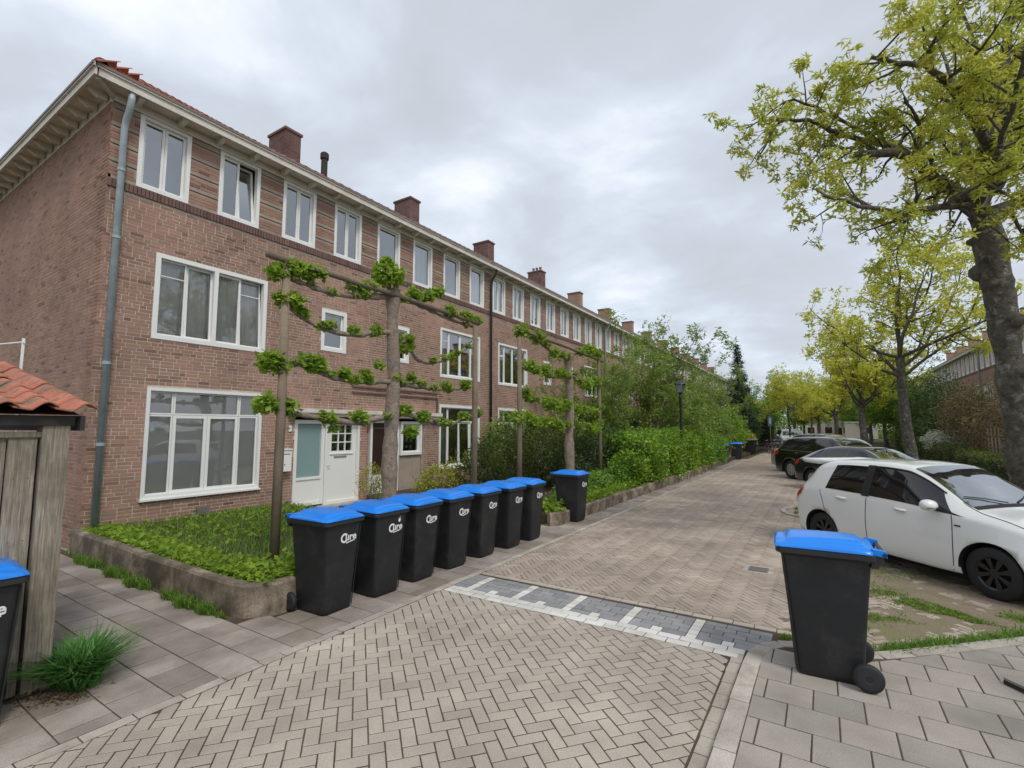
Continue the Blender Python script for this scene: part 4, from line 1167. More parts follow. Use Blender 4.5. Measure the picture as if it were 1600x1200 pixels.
def lid_surface():
    """blue lid: shallow crown, raised middle panel, drooping lip at the front"""
    nx, ny = 30, 22; vs = []; fs = []
    def sm(a, b_, t): t = min(1, max(0, (t-a)/(b_-a))); return t*t*(3-2*t)
    def hgt(u, v):      # u -1..1 along x (front = 1), v across
        z = .030*(1-abs(v)**2.6) + .018*(1-abs(u)**3) + .012*(1-u)*.5
        w = .60 + .18*sm(-.3,.7,u)
        pan = (1-sm(w, w+.07, abs(v)))*sm(-.86,-.72,u)*(1-sm(.66,.80,u))
        z += .024*pan
        lip = sm(.80,.92,u)*(1-sm(.45,.60,abs(v)))
        z += .012*lip - .008*sm(.9,1,u)
        z -= .012*sm(.93,1,abs(v))
        return z
    for i in range(nx+1):
        for j in range(ny+1):
            u = -1+2*i/nx; v = -1+2*j/ny
            k = 1-.05*max(0, abs(u)-.85)/.15*max(0, abs(v)-.8)/.2
            x = .01+.335*u*k; y = .272*v*k
            vs.append((x, y, 1.006+hgt(u, v)))
    for i in range(nx):
        for j in range(ny):
            a = i*(ny+1)+j; fs.append((a, a+ny+1, a+ny+2, a+1))
    # skirt
    edge = [i*(ny+1) for i in range(nx+1)] + [nx*(ny+1)+j for j in range(1, ny+1)] + [i*(ny+1)+ny for i in range(nx-1,-1,-1)] + [j for j in range(ny-1,0,-1)]
    o = len(vs)
    for e_ in edge: x, y, z = vs[e_]; vs.append((x*1.006, y*1.008, 1.0))
    m_ = len(edge)
    for i in range(m_): fs.append((edge[i], o+i, o+(i+1)%m_, edge[(i+1)%m_]))
    b = MB(); b.add(vs, fs); return b
def make_bin(lid_mat='bin_blue', logo=True):
    t = empty('wheelie_bin', (0,0,0))
    b = MB(); L = []
    for z, hx, hy, r, off in ((0.0,.205,.175,.055,.01),(.012,.222,.19,.06,.01),(.05,.228,.197,.06,.01),(.30,.247,.209,.06,.006),(.60,.272,.224,.055,.003),(.90,.298,.240,.05,0),(.955,.304,.244,.05,0)):
        L.append(rrect(hx, hy, r, 5, z, (off, 0), .03))
    loft(b, L, True, False); b.build('body', M['bin'], t, smooth=True)
    for s in (-1, 1):      # corner ribs and seams
        MB().tube([(.205+.012, s*.193, .03),(.29, s*.236, .93)], .006, 5).build('seam_rib', M['bin'], t)
    b = MB(); loft(b, [rrect(.302,.243,.05,5,.93,(0,0),.03), rrect(.332,.268,.05,5,.952,(0,0),.04), rrect(.338,.274,.05,5,.955,(0,0),.04), rrect(.338,.274,.05,5,.992,(0,0),.04), rrect(.325,.262,.05,5,1.0,(0,0),.04)])
    b.box(-.345,-.30,-.25,.25,.90,.955)
    b.build('rim', M['bin_rim'], t)
    lid_surface().build('lid', M[lid_mat], t, smooth=True)
    b = MB()
    for s in (-1, 1): b.add([(-.31,s*.20,1.0),(-.31,s*.20,1.045),(-.40,s*.20,1.03),(-.40,s*.20,.985),(-.31,s*.245,1.0),(-.31,s*.245,1.04),(-.40,s*.245,1.03),(-.40,s*.245,.985)],[(0,1,2,3),(7,6,5,4),(0,4,5,1),(1,5,6,2),(2,6,7,3),(3,7,4,0)])
    b.build('lid_hinge', M[lid_mat], t)
    b = MB().tube([(-.385,-.25,1.005),(-.385,.25,1.005)],.015,8)
    for s in (-1,0,1): b.box(-.38,-.325,s*.225-.012,s*.225+.012,.93,.992)
    b.build('handle', M['bin_rim'], t)
    MB().tube([(-.215,-.26,.10),(-.215,.26,.10)],.012,6).build('axle', M['steel'], t)
    # wheel guards
    for s in (-1, 1):
        w = MB().lathe([(.04,-.028),(.085,-.028),(.098,-.018),(.102,0),(.098,.018),(.085,.028),(.04,.028)], 22, (-.235, s*.262, .102), 'Y')
        wh = w.build('wheel', M['rubber'], t, smooth=True)
        r_ = MB().lathe([(.0,-.02),(.03,-.03),(.072,-.0285),(.074,-.02)], 18, (0,0,0), 'Y', cap=False)
        r_.v = [(x-.235, (y if s > 0 else -y)*-1+s*.262, z+.102) for x, y, z in r_.v]
        r_.build('hub', M['bin_rim'], wh)
    if logo:
        sl_ = math.atan((.30-.235)/.93)
        f = Matrix.Translation((.2905, .06, .79)) @ Matrix.Rotation(sl_*.97, 4, 'Y') @ Matrix.Rotation(R(90),4,'Z') @ Matrix.Rotation(R(90),4,'X') @ Matrix.Scale(.86,4)
        st = MB(); n = 26      # thick open ring: the big C
        vs = []
        for i in range(n+1):
            a = R(38+ (322-38)*i/n)
            for rr in (.062,.036): vs.append((-.06+rr*math.cos(a)*.95, rr*math.sin(a)+.0, 0.0))
        st.add(vs, [(2*i,2*i+1,2*i+3,2*i+2) for i in range(n)])
        vs = []
        st.add([(-.03,-.075,0),(.105,-.052,0),(.105,-.038,0),(-.03,-.06,0)],[(0,1,2,3)])
        st.v = [tuple(f @ Vector((x,y,.0012))) for x,y,z in st.v]
        lg = st.build('logo_sticker', M['sticker'], t)
        to_mesh_text('logo_text', 'ure', .13, M['sticker'], f @ Matrix.Translation((.042,-.034,.002)), .0006, .0035, lg)
    return t
bin0 = make_bin()
def small_mark(parent):
    f = Matrix.Translation((.299, .12, .87)) @ Matrix.Rotation(R(4),4,'Y') @ Matrix.Rotation(R(90),4,'Z') @ Matrix.Rotation(R(90),4,'X')
    b = MB(); n = 14
    b.add([tuple(f @ Vector((.02*math.cos(2*math.pi*i/n)*(.9 if i%2 else 1),.024*math.sin(2*math.pi*i/n),.001))) for i in range(n)], [tuple(range(n))])
    b.add([tuple(f @ Vector(p)) for p in ((.0,.026,.001),(.012,.028,.001),(.016,.045,.001),(.006,.04,.001))], [(0,1,2,3)])
    b.build('round_sticker', M['sticker'], parent)
bins = [
 (-4.80,3.61,0,2,'black wheelie bin with blue lid nearest the low garden wall corner, first of the row'),
 (-4.77,4.30,0,-1,'black wheelie bin with blue lid and a small extra white sticker above its logo'),
 (-4.79,4.97,0,1,'third black wheelie bin with blue lid, after the one with two stickers'),
 (-4.77,5.66,0,-2,'fourth black wheelie bin with blue lid, in the middle of the row of seven'),
 (-4.76,6.38,0,1,'fifth black wheelie bin with blue lid, just beyond the middle of the row'),
 (-4.72,7.10,0,0,'sixth black wheelie bin with blue lid, second last of the row of seven'),
 (-4.70,7.78,0,2,'seventh black wheelie bin with blue lid, far end of the row of seven'),
 (-4.72,9.82,0,-3,'black wheelie bin with blue lid standing alone at the start of the second garden wall'),
 (-.05,4.86,.046,183,'black wheelie bin with blue lid alone on the right pavement before the white car'),
 (-4.98,.86,0,-2,'black wheelie bin with blue lid against the wooden shed, cut by the picture edge'),
 (-5.02,30.9,0,3,'distant black wheelie bin with blue lid, nearest of the far ones beyond the hedge'),
 (-4.75,34.2,0,12,'distant black wheelie bin with blue lid, in front of its overlapping neighbour'),
]
for i, (x, y, z, a, lab) in enumerate(bins):
    o = bin0 if i == 0 else copy_tree(bin0)
    o.location = (x, y, z); o.rotation_euler = (0, 0, R(a))
    thing(o, lab, 'wheelie bin', 'wheelie bins put out on the street')
    if i == 1: small_mark(o)
    if i in (8,):
        pass
o = copy_tree(bin0); o.location = (-4.78,35.1,0); o.rotation_euler = (0,0,R(-6)); thing(o, 'distant black wheelie bin with blue lid, half hidden behind another bin', 'wheelie bin', 'wheelie bins put out on the street')
gb = make_bin('bin_grey', False); gb.location = (-4.75,42.3,0); gb.scale = (1.25,1.25,1.08)
thing(gb, 'farthest wheelie bin, black with a grey lid, beside the golden shrub', 'wheelie bin', 'wheelie bins put out on the street')

# ================================================================== wooden shed with orange tiles
sh = empty('garden_shed', (-5.17, 0, 0)); thing(sh, 'weathered wooden shed with orange roof tiles at the left edge', 'shed')
for i, (y0, y1, x) in enumerate(((1.235,1.40,.03),)):
    MB().box(-.12,x,y0,y1,-.02,2.02).build('corner_post', M['wood_old'], sh)
y = 1.225; i = 0
while y > -1.6:
    w = .17 if i % 2 == 0 else .13
    MB().box(-.03,-.004 if i % 2 == 0 else -.016, y-w, y-.008, .01, 1.93).build('board', M['wood_old'], sh)
    if y > .3:
        nl = MB()
        for z in (.55,1.15,1.62):
            for dy_ in (.04,w-.05): nl.lathe([(.006,-.0035),(.006,-.001)], 6, (0,y-dy_-.005,z), 'X')
        nl.build('nails', M['pipe_grey'], sh, kind='stuff') if i % 2 == 0 else None
    y -= w; i += 1
MB().box(-.028,.012,-1.6,1.234,1.93,1.97).build('rail', M['wood_old'], sh)
MB().box(-.06,.05,-1.6,1.42,2.022,2.10).build('eaves_beam', M['wood_dark'], sh)
MB().box(-3.1,-.05,-1.6,1.36,0,1.9).build('inner_wall', M['wood_dark'], sh)
sp_ = .205
MB().add([(.08,-1.6,2.105),(.08,1.44,2.105),(-3.2,1.44,2.105+3.28*sp_),(-3.2,-1.6,2.105+3.28*sp_)],[(0,1,2,3)]).build('roof_deck', M['wood_dark'], sh)
def shed_tile(b):
    n = 12; w = .235; L = .34; pr_ = []
    for i in range(n+1):
        t = i/n; y = w*(t-.5)*1.1
        z = .044*math.cos((t-.25)*2*math.pi*.95) if t < .6 else .044*math.cos((.35)*2*math.pi*.95) + .02*(t-.6)/.4
        pr_.append((y, z))
    m_ = n+1; vs = []
    for x_, dz in ((0,.012),(L*.5,.005),(L,0)):
        vs += [(x_, y, z+dz+.009) for y, z in pr_]
    for x_, dz in ((0,.012),(L*.5,.005),(L,0)):
        vs += [(x_, y, z+dz-.006) for y, z in pr_]
    fs = []
    for k in range(2): fs += [(k*m_+i, k*m_+i+1, (k+1)*m_+i+1, (k+1)*m_+i) for i in range(n)]
    o = 3*m_
    for k in range(2): fs += [(o+(k+1)*m_+i, o+(k+1)*m_+i+1, o+k*m_+i+1, o+k*m_+i) for i in range(n)]
    fs += [(o+i, o+i+1, i+1, i) for i in range(n)]
    fs += [(0, m_, o+m_, o), (m_, 2*m_, o+2*m_, o+m_), (n+m_, n, o+n, o+m_+n), (n+2*m_, n+m_, o+m_+n, o+n+2*m_)]
    b.add(vs, fs)
stb = MB(); shed_tile(stb); stm = stb.mesh('roof_tile', M['tile_shed']); stm.polygons.foreach_set('use_smooth', [True]*len(stm.polygons))
sa = math.atan(sp_)
for r_ in range(12):
    for c in range(13):
        x = .13 - r_*.27; y = 1.40 - c*.232
        o = link('roof_tile', stm, sh)
        o.matrix_basis = Matrix.Translation((x+rnd.uniform(-.012,.012), y+rnd.uniform(-.006,.006), 2.15+(.08-x)*sp_+.002+rnd.uniform(-.003,.005))) @ Matrix.Rotation(math.pi+rnd.gauss(0,.02),4,'Z') @ Matrix.Rotation(-sa+rnd.gauss(0,.012),4,'Y')
MB().box(-3.1,.1,1.441,1.47,1.98,2.10).build('verge_board', M['wood_dark'], sh)
# white pole frame behind the shed
fr = empty('pole_frame', (-8.3,1.7,0)); thing(fr, 'thin white metal pole frame standing behind the tiled shed', 'frame')
MB().tube([(0.15,0,0),(.22,0,3.08)],.016,6).build('post', M['white'], fr)
MB().tube([(.25,0,3.03),(-1.6,-.2,3.10)],.012,6).tube([(.2,0,2.72),(-1.6,-.2,2.74)],.008,6).build('rail', M['white'], fr)

# ================================================================== trees
def arr(l): return [Vector(p) for p in l]
def resample(pts, step):
    out_ = [pts[0].copy()]
    for a, c in zip(pts, pts[1:]):
        n = max(1, int((c-a).length/step))
        for k in range(1, n+1): out_.append(a+(c-a)*k/n)
    return out_
def smooth_pts(p):
    q = [p[0]]
    for i in range(len(p)-1): q += [p[i]*.75+p[i+1]*.25, p[i]*.25+p[i+1]*.75]
    q.append(p[-1]); return q
def wander(p, d, L, r, seg, up, jit, rr):
    pts = [p.copy()]; d = d.normalized(); n = max(3, int(L/seg)); rad = [r]
    for i in range(n):
        d = (d + Vector((rr.gauss(0,jit), rr.gauss(0,jit), rr.gauss(0,jit)*.8+up))).normalized()
        pts.append(pts[-1]+d*L/n); rad.append(r*(1-.8*(i+1)/n))
    return pts, rad
def sprout(b, pts, rad, rr, level, tips, spec, t0=.25):
    """spec[level] = (spacing, len0, len1, up, jitter, spread)"""
    if level >= len(spec): return
    spacing, l0, l1, up, jit, spread = spec[level]
    acc = rr.uniform(0, spacing); tot = sum((pts[i+1]-pts[i]).length for i in range(len(pts)-1)); run = 0
    for i in range(len(pts)-1):
        seg = pts[i+1]-pts[i]; L = seg.length; run += L; acc += L
        while acc > spacing:
            acc -= spacing; f = run/tot
            if f < t0: continue
            d = seg.normalized(); side = d.cross(Vector((rr.gauss(0,1),rr.gauss(0,1),rr.gauss(0,1)))).normalized()
            nd = (d*(1-spread)+side*spread*1.2)
            Ln = rr.uniform(l0, l1)*(1.15-.5*f); p = pts[i]+seg*rr.random()
            r0 = min(rad[i]*.65, .012*(3-level)+.004*Ln)
            q, qr = wander(p, nd, Ln, max(r0,.004), .22 if level == 0 else .15, up, jit, rr)
            b.tube(q, [max(x,.0028) for x in qr], 5 if level == 0 else 3, cap=False)
            if level == len(spec)-1: tips.append(q)
            else:
                sprout(b, q, qr, rr, level+1, tips, spec, .15); tips.append(q[len(q)//2:])
    return
def tip_points(tips, per_m, sig, rs=rng):
    out_ = []
    for q in tips:
        A = np.array([tuple(v) for v in q])
        L = np.linalg.norm(np.diff(A, axis=0), axis=1).sum(); n = max(3, int(per_m*L))
        t = rs.uniform(.2, 1, n)**.8*(len(A)-1); i = np.minimum(t.astype(int), len(A)-2); f = (t-i)[:,None]
        out_.append(A[i]*(1-f)+A[i+1]*f + rs.normal(0, sig, (n,3)))
        e_ = A[-1] + rs.normal(0, sig*.9, (max(2, int(per_m*.18)),3)); out_.append(e_)
    return np.concatenate(out_)

T1_LIMBS = {
    'trunk': [(2.92, 11.68, -0.11), (2.83, 11.5, 1.08), (2.75, 11.32, 2.25), (2.65, 11.13, 3.37), (2.6, 11.02, 4.09), (2.52, 10.91, 4.69), (2.47, 10.8, 5.3), (2.41, 10.75, 5.56)],
    'l_main': [(2.41, 10.75, 5.56), (2.16, 10.5, 5.81), (1.93, 10.22, 5.94), (1.69, 9.94, 6.02), (1.45, 9.64, 6.27), (1.13, 9.19, 6.23), (0.73, 8.71, 6.14)],
    'l_low': [(2.29, 10.65, 5.67), (2.04, 10.21, 5.58), (1.44, 9.37, 5.35), (1.18, 8.99, 5.18), (0.78, 8.38, 5.1), (0.49, 7.96, 5.09), (0.19, 7.64, 5.16)],
    'r_main': [(2.5, 10.8, 5.54), (2.87, 11.08, 5.72), (3.3, 11.44, 5.98), (3.86, 11.88, 6.36), (4.28, 12.01, 6.52)],
    'c_right': [(2.54, 10.84, 5.93), (2.77, 11.21, 6.17), (2.98, 11.65, 6.63), (3.27, 12.14, 7.02), (3.86, 12.91, 7.86), (4.24, 13.39, 8.93)],
    'c_up': [(2.37, 10.72, 5.56), (2.55, 10.83, 6.11), (2.66, 10.93, 6.92), (2.81, 11.08, 7.56), (2.97, 11.22, 8.29), (3.11, 11.34, 9.11), (3.18, 11.3, 9.93), (3.13, 11.16, 10.93)],
    'c_left': [(2.6, 10.87, 6.6), (2.5, 10.62, 6.73), (2.24, 10.18, 7.02), (2.02, 9.77, 7.26), (1.81, 9.39, 7.32), (1.59, 9.01, 7.36), (1.36, 8.64, 7.24), (1.05, 8.21, 7.12), (0.81, 7.95, 7.1)],
    'long': [(1.69, 9.94, 6.02), (1.42, 9.95, 6.51), (1.1, 9.95, 6.79), (0.63, 9.75, 6.98), (0.39, 9.59, 7.04), (0.12, 9.39, 7.25), (-0.18, 9.09, 7.2), (-0.41, 8.95, 7.15), (-0.56, 8.78, 6.73), (-0.71, 8.71, 6.46)],
    'long2': [(1.1, 9.95, 6.79), (0.77, 9.94, 7.18), (0.4, 9.68, 7.38), (0.13, 9.49, 7.59), (-0.24, 9.24, 7.68), (-0.48, 9.0, 7.39), (-0.86, 8.79, 7.12)],
    'up2': [(2.81, 11.08, 7.56), (2.78, 11.45, 8.4), (2.71, 11.67, 9.21), (2.59, 11.76, 9.85), (2.57, 11.9, 10.64)],
    'up3': [(2.02, 9.77, 7.26), (1.98, 9.92, 7.84), (1.89, 9.93, 8.33), (1.8, 9.95, 8.73)],
    'drop': [(1.18, 8.99, 5.18), (1.21, 8.91, 4.98), (1.14, 8.89, 4.75), (0.99, 8.82, 4.51)],
    'back': [(2.41, 10.75, 5.56), (2.56, 11.72, 6.79), (2.64, 12.71, 8.05), (2.5, 13.36, 8.89), (2.14, 13.66, 9.51)],
    'back2': [(2.66, 10.93, 6.92), (3.38, 12.7, 8.05), (3.96, 14.02, 9.17), (4.39, 15.0, 10.38)],
    'front': [(2.36, 10.64, 5.67), (2.41, 9.66, 6.16), (2.46, 8.95, 6.51), (2.41, 8.4, 6.8)],
    'mid': [(1.45, 9.64, 6.27), (1.54, 9.54, 6.59), (1.45, 9.33, 6.87), (1.28, 9.08, 7.05)],
}
T1R = {'trunk':(.28,.17),'l_main':(.20,.07),'l_low':(.10,.025),'r_main':(.17,.09),'c_right':(.14,.05),'c_up':(.19,.04),'c_left':(.12,.035),'long':(.10,.018),'long2':(.055,.015),
       'up2':(.08,.02),'up3':(.05,.015),'drop':(.03,.01),'back':(.12,.04),'back2':(.10,.04),'front':(.09,.03),'mid':(.06,.02)}
rr = random.Random(5)
t = empty('street_tree', (2.92,11.68,0)); thing(t, 'large gnarled street tree with sparse yellow green leaves, nearest on the right', 'tree', 'street trees along the parking')
off = Vector((2.92,11.68,0)); tb = MB(); lb = MB(); tips = []
spec1 = [(.30,.55,1.35,.05,.22,.62),(.17,.28,.62,.03,.25,.6)]
for nm, pl in T1_LIMBS.items():
    pts = [Vector(p)-off for p in pl]; r0, r1 = T1R[nm]; r0 *= .68; r1 *= .68
    if nm != 'trunk': pts = smooth_pts(pts)
    pts = resample(pts, .22 if nm != 'trunk' else .09)
    n = len(pts); rad = [r0+(r1-r0)*(i/(n-1))**(.8) for i in range(n)]
    if nm == 'trunk':
        for i in range(n):
            z = pts[i].z; rad[i] = .19+.08*max(0,(1-z/2))+.016*math.sin(z*5.3)+.014*math.sin(z*9+1)
            if 4.35 < z < 4.75: rad[i] += .035
        big = tb; big.tube(pts, rad, 26, jit=.055)
        # burls and stubs
        for z_, a, s in ((4.55,2.6,.13),(3.75,-.5,.12),(5.1,2.9,.07),(2.9,-.9,.10),(1.6,2.3,.08)):
            c = min(pts, key=lambda p: abs(p.z-z_)); d = Vector((math.cos(a+.5),math.sin(a-.6)-.6,.15)).normalized()
            big.tube([c+d*.10, c+d*(.20+s*.3), c+d*(.25+s*.5)], [s*1.3, s, s*.45], 9, jit=.12)
    else:
        lb.tube([p+Vector((rr.gauss(0,.012),rr.gauss(0,.012),rr.gauss(0,.012))) for p in pts], rad, 9 if r0 > .08 else 6, jit=.05)
        sprout(lb, pts, rad, rr, 0, tips, spec1, .12)
tb.build('trunk', M['bark_dark'], t, smooth=True); lb.build('branches', M['bark_dark'], t, smooth=True)
P = tip_points(tips, 12, .055)
rosettes('crown', P, 9, .10, M['leaf_street'], t, .30)
print('T1 leaves', len(P))

def auto_tree(seed, h0, H_, spread, r0, nl, spec, per_m, lsize, leafm, barkm, aspect=.45, sig=.09, lean=0., start=None, upb=.05, t0=.25):
    rr = random.Random(seed); t = empty('street_tree', (0,0,0)); tb = MB(); lb = MB(); tips = []
    n = 12; pts = []
    for i in range(n+1):
        z = h0*1.05*i/n; pts.append(Vector((lean*z*.1+.05*math.sin(z*1.1+seed), .05*math.cos(z*.9+seed), z)))
    rad = [r0*(1.25-.45*i/n if i else 1.5)+.012*math.sin(i*2.2) for i in range(n+1)]
    tb.tube(pts, rad, 12, jit=.05)
    top = pts[-1]
    for k in range(nl):
        a = 2*math.pi*(k+rr.uniform(-.25,.25))/nl*1.618*2.2
        el = rr.uniform(.25,1.15) if k > 1 else 1.35
        d = Vector((math.cos(a)*math.cos(el), math.sin(a)*math.cos(el), math.sin(el)))
        L = (spread/max(.35,math.cos(el)) if el < .9 else (H_-h0))*rr.uniform(.75,1.0)
        L = min(L, math.hypot(spread, H_-h0)*.95)
        p = pts[-1-int(rr.random()*3)] if k > 2 else top
        q, qr = wander(p, d, L, r0*rr.uniform(.35,.5), .35, upb, .13, rr)
        lb.tube(q, qr, 7, cap=False); sprout(lb, q, qr, rr, 0, tips, spec, t0)
    tb.build('trunk', barkm, t, smooth=True); lb.build('branches', barkm, t, smooth=True)
    P = tip_points(tips, per_m/6, sig*.8); rosettes('crown', P, 6, lsize, leafm, t, aspect*.85, lsize*.25)
    print('tree leaves', len(P)); return t
specS = [(.42,.8,1.9,.06,.2,.6),(.33,.35,.8,.03,.25,.6)]
t2 = auto_tree(21, 4.6, 10.4, 4.2, .175, 11, specS, 50, .17, M['leaf_yellow'], M['bark_dark'], sig=.15, lean=-.5)
t2.location = (2.95,24.6,0); thing(t2, 'tall street tree with a slim leaning trunk and yellow crown, second on the right', 'tree', 'street trees along the parking')
t3 = auto_tree(33, 4.0, 10.5, 4.6, .22, 11, specS, 34, .22, M['leaf_yellow'], M['bark_dark'], sig=.17)
t3.location = (2.6,45,0); thing(t3, 'street tree with a forked trunk and dense yellow crown behind the black cars', 'tree', 'street trees along the parking')
t4 = auto_tree(44, 3.8, 7.5, 2.6, .09, 9, specS, 38, .20, M['leaf_yellow'], M['bark_dark'], sig=.17, upb=.0)
t4.location = (-2.5,50,0); thing(t4, 'young thin street tree with a yellow crown beyond the parked bicycles', 'tree', 'street trees along the parking')
def again(src, x, y, rz, s, lab, cat='tree', grp=None, z=0., sz=None):
    c = copy_tree(src); c.location = (x,y,z); c.rotation_euler = (0,0,rz); c.scale = (s,s,sz or s)
    for key in ('group',):
        if key in c: del c[key]
    thing(c, lab, cat, grp or src.get('group')); return c
again(t4, -.9, 56, 1.9, 1.0, 'second young thin street tree, just right of the first thin one')
again(t3, 1.3, 66, 2.2, .95, 'far street tree with a dark trunk and yellow crown, above the distant white cars')
again(t2, -3.5, 82, 4.0, 1.0, 'distant yellow street tree at the far left end of the road')
again(t3, 3.2, 88, 1.0, 1.0, 'distant yellow street tree at the far right end of the road')

# trained lime trees on frames
BARKL = M['bark']
def espalier(label, X, zb, poles, trunk, trunk_r, beam, branches, clumps, seed, dens, trunk_top, extra=None):
    rr = random.Random(seed); t = empty('trained_tree', (X, trunk, zb)); thing(t, label, 'tree', 'trained trees on wooden frames')
    o = Vector((X, trunk, zb)); tb = MB(); n = 22; pts = []; rad = []
    for i in range(n+1):
        z = (trunk_top-zb)*i/n; pts.append(Vector((.012*math.sin(z*3),.02*math.sin(z*2.1+seed),z))); f = i/n
        rad.append(trunk_r*(1.12-.42*f + (.25 if i == 0 else 0)) + .012*math.sin(z*7) + (.018 if i % 5 == 3 else 0) + (.03 if i >= n-1 else 0))
    tb.tube(pts, rad, 16, jit=.035); tb.build('trunk', BARKL, t, smooth=True)
    for br in branches:
        q = [Vector((X+rr.uniform(-.02,.02), y, z))-o for y, z in br]; q[0].x = 0
        q = resample(smooth_pts(smooth_pts(q)), .07); m_ = len(q)
        rd = [max(.014, (.050-.030*(i/m_)))*(1+.22*math.sin(i*1.7)+rr.uniform(-.12,.18)) for i in range(m_)]
        MB().tube(q, rd, 8, jit=.08).build('branch', BARKL, t, smooth=True)
    Ps = []; tw = MB()
    more = []
    for br in branches:
        for (ya_, za_), (yb_, zb2) in zip(br, br[1:]):
            for q_ in range(max(1, int(abs(yb_-ya_)/.2))):
                if rr.random() < .55: f_ = rr.random(); more.append((ya_+(yb_-ya_)*f_, za_+(zb2-za_)*f_+rr.uniform(.0,.06), rr.uniform(.05,.085)))
    for y, z, r in list(clumps)+more:
        c = Vector((X+.04, y, z))-o
        r *= .82; nn = int(dens*(r/.12)**1.7)
        k = rr.randint(5,9)
        for i in range(k):
            d = Vector((rr.gauss(0,.8), rr.gauss(0,.8), rr.gauss(.4,.7))).normalized()*r*rr.uniform(.6,1.2)
            tw.tube([c, c+d*.5, c+d], [.009,.006,.003], 3, cap=False)
        tw.tube([c+Vector((0,-.04,-.04)), c+Vector((0,0,0)), c+Vector((0,.03,.03))],[.035,.055,.025],7,jit=.2)
        a = rng.normal(0,1,(nn,3)); a /= np.linalg.norm(a,axis=1)[:,None]; a *= (rng.uniform(.25,1.1,nn)**.7)[:,None]*r
        a[:,2] *= .85; a[:,1] *= 1.15
        Ps.append(a + np.array(tuple(c)))
    tw.build('twigs', BARKL, t, kind='stuff')
    leaves('leaf_clumps', np.concatenate(Ps), .078, M['leaf_lime'], t, aspect=.8, up=.7, droop=.25)
    # frame: poles and cross beam
    f = empty('training_frame', (X+.09, trunk, zb)); thing(f, extra, 'frame', 'wooden frames of the trained trees')
    for y0, zt in poles:
        MB().tube([(0,y0-trunk,0),(0,y0-trunk+.01,zt*.5),(0,y0-trunk,zt-zb)],[.06,.056,.05],12,jit=.03).build('pole', M['pole'], f, smooth=True)
    (ya, za), (yb, zb_) = beam
    MB().tube([(.0,ya-trunk,za-zb),(.0,(ya+yb)/2-trunk,(za+zb_)/2-zb+.02),(.0,yb-trunk,zb_-zb)],[.046,.04,.036],10,jit=.05).build('beam', M['pole'], f, smooth=True)
    w = MB()
    for z in (2.0,3.0): w.tube([(0,poles[0][0]-trunk,z-zb),(0,poles[1][0]-trunk,z-zb)],.0025,4)
    w.build('wire', M['pipe_grey'], f)
    return t
ESP1 = [[(5.59, 4.19), (5.12, 4.06), (4.63, 3.97), (4.25, 3.94), (3.99, 3.97), (3.7, 3.99), (3.48, 4.01)], [(5.59, 4.16), (5.96, 4.19), (6.62, 4.13), (7.17, 4.06), (7.75, 4.06)], [(5.58, 3.57), (5.2, 3.52), (4.83, 3.39), (4.37, 3.39), (4.06, 3.45), (3.77, 3.57), (3.6, 3.67)], [(5.83, 3.48), (5.98, 3.35), (6.22, 3.16), (6.64, 3.19), (7.0, 3.31), (7.62, 3.61)], [(5.59, 2.76), (4.91, 2.7), (4.51, 2.71), (4.24, 2.78), (3.99, 2.86), (3.76, 2.82), (3.55, 2.81)], [(5.78, 2.73), (6.31, 2.72), (7.01, 2.71), (7.63, 2.81)], [(5.58, 2.2), (5.25, 2.14), (4.94, 2.07), (4.48, 2.11), (4.17, 2.15), (3.83, 2.2), (3.62, 2.25), (3.42, 2.29)], [(5.86, 2.26), (6.33, 2.16), (6.84, 2.05), (7.21, 2.08), (7.56, 2.21), (7.92, 2.31)]]
ESP1C = [(5.44, 4.5, 0.29), (5.05, 4.22, 0.12), (4.84, 4.16, 0.1), (3.93, 4.15, 0.16), (3.7, 4.11, 0.19), (4.13, 4.19, 0.13), (3.52, 4.02, 0.14), (4.68, 4.13, 0.08), (6.03, 4.32, 0.16), (6.36, 4.36, 0.14), (6.65, 4.5, 0.13), (6.98, 4.2, 0.15), (7.47, 4.21, 0.15), (7.83, 4.21, 0.12), (3.62, 3.7, 0.13), (3.76, 3.69, 0.15), (3.91, 3.57, 0.1), (4.23, 3.45, 0.08), (4.77, 3.48, 0.08), (5.22, 3.54, 0.1), (5.93, 3.51, 0.12), (5.86, 3.34, 0.1), (3.55, 2.84, 0.21), (3.45, 2.88, 0.12), (4.12, 2.89, 0.18), (3.99, 2.92, 0.12), (4.62, 2.8, 0.12), (5.03, 2.82, 0.11), (5.63, 2.83, 0.09), (6.0, 2.86, 0.1), (6.23, 2.8, 0.08), (6.91, 2.8, 0.11), (7.49, 2.86, 0.13), (3.45, 2.31, 0.16), (3.74, 2.27, 0.16), (4.35, 2.15, 0.13), (4.93, 2.18, 0.14), (5.86, 2.31, 0.13), (6.25, 2.21, 0.13), (6.84, 2.11, 0.1), (7.44, 2.24, 0.12), (7.9, 2.31, 0.11), (6.02, 1.94, 0.13), (4.48, 2.01, 0.07), (5.28, 3.0, 0.09), (7.58, 3.64, 0.06), (4.37, 3.48, 0.07), (5.36, 4.69, 0.13)]
espalier('trained lime tree with bare horizontal arms and small leaf tufts, before doors 3 and 5', -5.9, .24, [(3.62,4.12),(7.72,4.05)], 5.60, .118, ((3.35,4.20),(7.85,4.12)), ESP1, ESP1C, 3, 210, 4.30,
         'two wooden poles with a cross beam holding the nearer trained tree')
